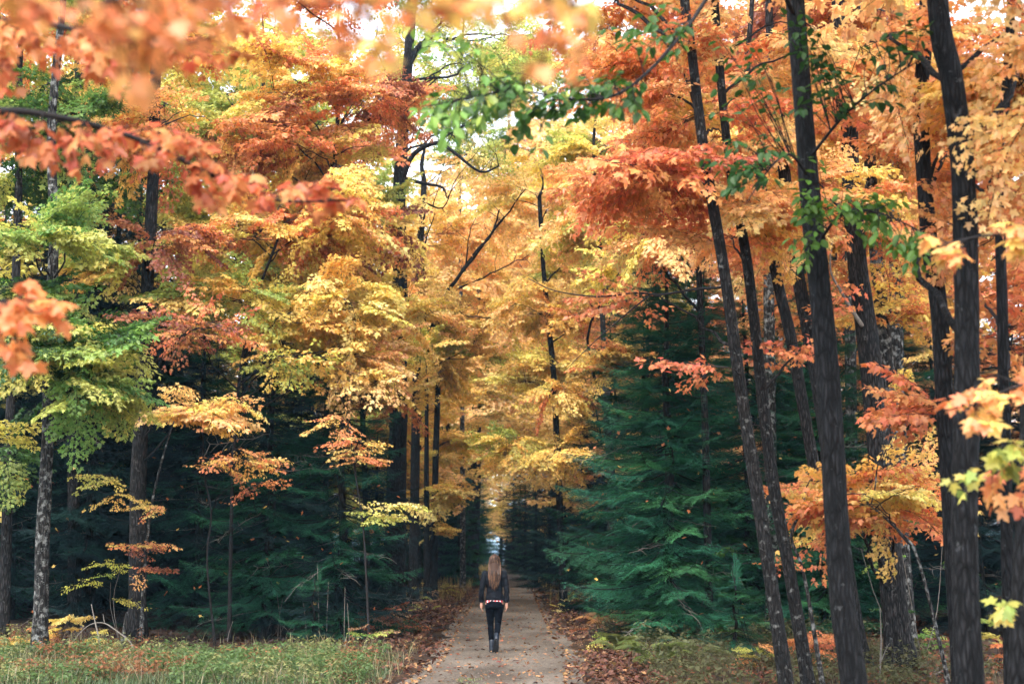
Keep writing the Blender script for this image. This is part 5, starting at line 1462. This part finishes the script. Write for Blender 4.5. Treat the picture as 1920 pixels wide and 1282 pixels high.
def fern(u, v, n, s, col, label):
    p = at(u, v)
    t = thing('fern', p, label, 'fern', 'ferns on the right verge')
    for i in range(n):
        o = link('frond', rg.choice(FROND), t)
        o.matrix_local = Matrix.Rotation(6.28 * i / n + rg.uniform(-0.3, 0.3), 4, 'Z') @ Matrix.Rotation(rg.uniform(-0.5, 0.1), 4, 'Y') @ Matrix.Scale(s * rg.uniform(0.8, 1.15), 4)
        obj_color(o, col, rg, 0.2)
fern(1165, 1232, 9, 1.0, srgb(112, 118, 64), 'yellow-green fern nearest the path on the right verge')
fern(1215, 1215, 8, 1.0, srgb(90, 104, 56), 'green fern behind the nearest one, right verge')
fern(1235, 1262, 9, 1.1, srgb(120, 132, 72), 'olive fern low on the right verge by the frame bottom')
fern(1130, 1182, 8, 0.95, srgb(176, 128, 82), 'tan withered fern on the right of the path')
fern(1195, 1190, 7, 0.8, srgb(96, 128, 82), 'small dark green fern near the withered one')
fern(1300, 1250, 8, 1.0, srgb(110, 116, 70), 'dull green fern below the low fir seedling')

# small leafy bushes
def bush(name, p, h, n, kind, palname, label, cat='bush', group=None, sc=0.6, wood='twig'):
    r = random.Random(label)
    t = thing(name, p, label, cat, group)
    mb = MB()
    ends = []
    for i in range(max(2, n // 2)):
        a = r.uniform(0, 6.28)
        e = Vector((math.cos(a) * h * r.uniform(0.1, 0.5), math.sin(a) * h * r.uniform(0.1, 0.5), h * r.uniform(0.55, 1.0)))
        q = catmull([Vector((0, 0, -0.05)), e * 0.5 + rv(r, 0.08 * h), e], 3)
        tube(mb, q, [0.007 * (1 - 0.7 * k / (len(q) - 1)) for k in range(len(q))], 5)
        ends.append(q)
    link('stem', mb.mesh('stem', M[wood], True), t)
    for i in range(n):
        q = r.choice(ends)
        p0 = q[r.randint(2, len(q) - 1)]
        a = r.uniform(0, 6.28)
        o = link('leaf_spray', r.choice(SPRAY[kind]), t)
        o.matrix_local = orient(p0, Vector((math.cos(a), math.sin(a), r.uniform(-0.2, 0.4))), r.uniform(-0.4, 0.4), sc * r.uniform(0.7, 1.1))
        obj_color(o, pal(palname, r), r)
    return t
bush('low_bush', at(1055, 1152), 0.5, 8, 'thin', 'yellow', 'bright yellow low bush right of the walker', sc=0.36)
bush('low_bush', at(800, 1150), 0.6, 8, 'oval', 'ygreen+tan', 'scrubby yellow-green bush on the left path edge behind the brown ones', sc=0.4)
bush('low_bush', at(690, 1222), 0.5, 8, 'oval', 'lime+tan', 'scrubby green bush where the left verge meets the leaf bank', sc=0.4)
bush('low_bush', at(835, 1122), 0.6, 7, 'oval', 'ygreen+yellow', 'yellow-green bush far along the left path edge', sc=0.4)
bush('low_bush', at(1110, 1218), 0.5, 8, 'oval', 'ygreen+tan', 'scrubby olive bush between the path and the nearest fern', sc=0.4)
bush('low_bush', at(1070, 1128), 0.6, 7, 'oval', 'ygreen+tan', 'olive bush far along the right path edge by the dark log', sc=0.4)
bush('low_bush', at(1022, 1098), 0.5, 5, 'thin', 'yellow+gold', 'small yellow bush at the far bend right of the path', sc=0.36)
bush('low_bush', at(775, 1160), 0.7, 7, 'thin', 'yellow+ygreen', 'thin yellow seedling at the foot of the thick old trunk', sc=0.30)
bush('low_bush', at(755, 1195), 0.6, 10, 'oval', 'rust+tan', 'brown withered bush left of the path below the old trunk', sc=0.5)
bush('low_bush', at(715, 1205), 0.55, 10, 'oval', 'rust+tan', 'brown withered bush farther from the path, beside the tall dry stems', sc=0.5)
bush('low_bush', at(1095, 1200), 0.35, 6, 'oval', 'tan+rust', 'low brown bush on the right path edge beside the ferns', sc=0.35)
bush('maple_seedling', at(112, 1232), 0.55, 9, 'mid', 'yellow+gold', 'yellow maple seedling at the foot of the lichen-spotted trunk', 'seedling', sc=0.30)
bush('maple_seedling', at(40, 1240), 0.45, 7, 'mid', 'orange+gold', 'orange maple seedling in the lower left corner', 'seedling', sc=0.30)
bush('maple_seedling', at(180, 1240), 0.35, 6, 'mid', 'ygreen+yellow', 'yellow-green seedling before the broken snag', 'seedling', sc=0.28)
bush('maple_seedling', at(1520, 1275), 0.6, 10, 'mid', 'redorange+orange', 'red-orange maple seedling between the slim leaning trunks', 'seedling', sc=0.38)
bush('maple_seedling', at(1560, 1262), 0.6, 9, 'mid', 'redorange+orange', 'red-orange maple seedling left of the green-leaved beech foot', 'seedling', sc=0.36)
bush('maple_seedling', at(1425, 1268), 0.4, 6, 'mid', 'orange+ygreen', 'small orange and green seedling left of the slim trunks', 'seedling', sc=0.3)
bush('maple_seedling', at(1740, 1240), 0.5, 6, 'oval', 'green+lime', 'green-leaved shrub between the grey trunk and the black one', 'seedling', sc=0.5)
bush('maple_seedling', at(1870, 1275), 0.6, 8, 'mid', 'ygreen+orange', 'yellow-green seedling near the lower right corner', 'seedling', sc=0.34)
bush('tall_shrub', at(1730, 1255), 2.6, 9, 'oval', 'green+lime', 'tall thin shrub with round green leaves right of the wide grey trunk', 'shrub', sc=0.5, wood='pale_twig')
bush('tall_shrub', at(1415, 1240), 1.9, 5, 'oval', 'green', 'thin shrub with pointed green leaves left of the slim trunks', 'shrub', sc=0.42)
bush('tall_shrub', at(225, 1225), 1.5, 5, 'birch', 'ygreen', 'bare-stemmed shrub with a few pale leaves before the stout trunk', 'shrub', sc=0.4, wood='pale_twig')

# the broken snag, arched twigs, dead stems and sticks
def stick(name, pxs, Y, w, label, cat, mat='pale_twig', sub=()):
    """pxs: pixel polyline, or a list of points; sub: further polylines joined to it"""
    pts = [P(u, v, Y) for u, v in pxs]
    g = ground_z(pts[0].x, pts[0].y)
    base = Vector((pts[0].x, pts[0].y, g))
    mb = MB()
    for k, line in enumerate((pxs,) + tuple(sub)):
        q = [P(u, v, Y + 0.05 * k) - base for u, v in line]
        if k == 0: q[0].z = min(q[0].z, -0.05)
        q = catmull(q, 4)
        r0 = 0.5 * w / F_PX * Y * (1 if k == 0 else 0.55)
        tube(mb, q, [r0 * (1 - 0.7 * i / (len(q) - 1)) for i in range(len(q))], 7, wob=0.15)
    return tag(link(name, mb.mesh(name, M[mat], True), None, base), label, cat)
stick('broken_snag', [(228, 1240), (232, 1200), (236, 1160), (238, 1146)], 22.6, 13, 'short broken snag standing before the stout grey-brown trunk', 'snag', 'bark_pale')
stick('arched_twig', [(258, 1235), (245, 1205), (222, 1185), (196, 1168), (170, 1170), (146, 1190), (130, 1215)], 22.5, 3.2, 'bare twig arching over the verge beside the broken snag', 'twig', sub=([(196, 1168), (193, 1150)],))
stick('dead_sapling', [(190, 1238), (186, 1200), (178, 1165), (171, 1132)], 22.4, 4.5, 'forked dead stem poking up left of the broken snag', 'stem')
for i, (u, v0, v1, du) in enumerate([(598, 1215, 1058, -3), (612, 1212, 1090, 4), (645, 1215, 1100, 2), (527, 1205, 1110, -8), (520, 1205, 1120, 10), (425, 1215, 1163, 12), (575, 1210, 1130, -6), (655, 1215, 1130, -4)]):
    stick('dry_stalk', [(u, v0), (u + du * 0.3, (v0 + v1) / 2), (u + du, v1)], Yground(v0), 1.8, ['tallest dry stalk', 'dry stalk just right of the tallest', 'straight dry stalk third right', 'left arm of the dry stalk pair', 'right arm of the dry stalk pair', 'leaning dry stalk alone at left', 'short dry stalk left of the tallest', 'rightmost dry stalk'][i] + ' before the dark firs left of the path', 'stalk')
    bpy.context.scene.objects[-1]['group'] = 'dry stalks at the dark wood edge'
stick('fallen_branch', [(1722, 1282), (1745, 1268), (1778, 1252)], 19.0, 7, 'pale fallen branch lying by the foot of the thick black maple', 'branch', sub=([(1745, 1268), (1760, 1250)],))
stick('bare_sapling', [(1648, 1272), (1652, 1200), (1650, 1140)], 18.5, 4, 'thin pale bare sapling left of the wide-footed grey trunk', 'sapling', sub=([(1652, 1240), (1662, 1215), (1668, 1205)],))
# dark log
lp = at(1085, 1150)
mb = MB()
tube(mb, [Vector((-0.4, 0, 0.10)), Vector((0, 0.05, 0.11)), Vector((0.5, 0.15, 0.12)), Vector((0.9, 0.2, 0.12))], [0.10, 0.11, 0.10, 0.09], 10, wob=0.15)
tag(link('fallen_log', mb.mesh('fallen_log', M['bark_dark'], True), None, lp), 'dark fallen log lying behind the bright yellow bush', 'log')

# ================================================================== thin blue haze, added to lift and cool the shadows
hz = bpy.data.materials.new('shadow_lift_haze'); hz.use_nodes = True
hn, hl = hz.node_tree.nodes, hz.node_tree.links
hn.clear()
ho = hn.new('ShaderNodeOutputMaterial')
pv = hn.new('ShaderNodeVolumePrincipled')
pv.inputs['Color'].default_value = (0.42, 0.74, 1.0, 1)
pv.inputs['Density'].default_value = 0.00028
hl.new(pv.outputs[0], ho.inputs['Volume'])
mb = MB()
mb.add([(x, y, z) for z in (-16, 32) for x, y in ((-3100, -900), (3100, -900), (3100, 4100), (-3100, 4100))], [(3, 2, 1, 0), (4, 5, 6, 7), (0, 1, 5, 4), (1, 2, 6, 5), (2, 3, 7, 6), (3, 0, 4, 7)])
tag(link('haze', mb.mesh('haze', hz)), kind='stuff')

# trees that would share a description are told apart by their order from left to right
same = {}
for o in scene.objects:
    if o.parent is None and o.name.startswith('distant_'):
        same.setdefault(o['label'], []).append(o)
ORD = ['leftmost', 'second from left', 'third from left', 'fourth from left', 'fifth from left', 'sixth from left', 'seventh from left', 'eighth from left']
for lab, obs in same.items():
    if len(obs) < 2: continue
    obs.sort(key=lambda o: o.location.x / o.location.y)
    for k, o in enumerate(obs):
        o['label'] = lab + ', ' + (('left one', 'right one')[k] if len(obs) == 2 else 'rightmost' if k == len(obs) - 1 else ORD[min(k, 7)])
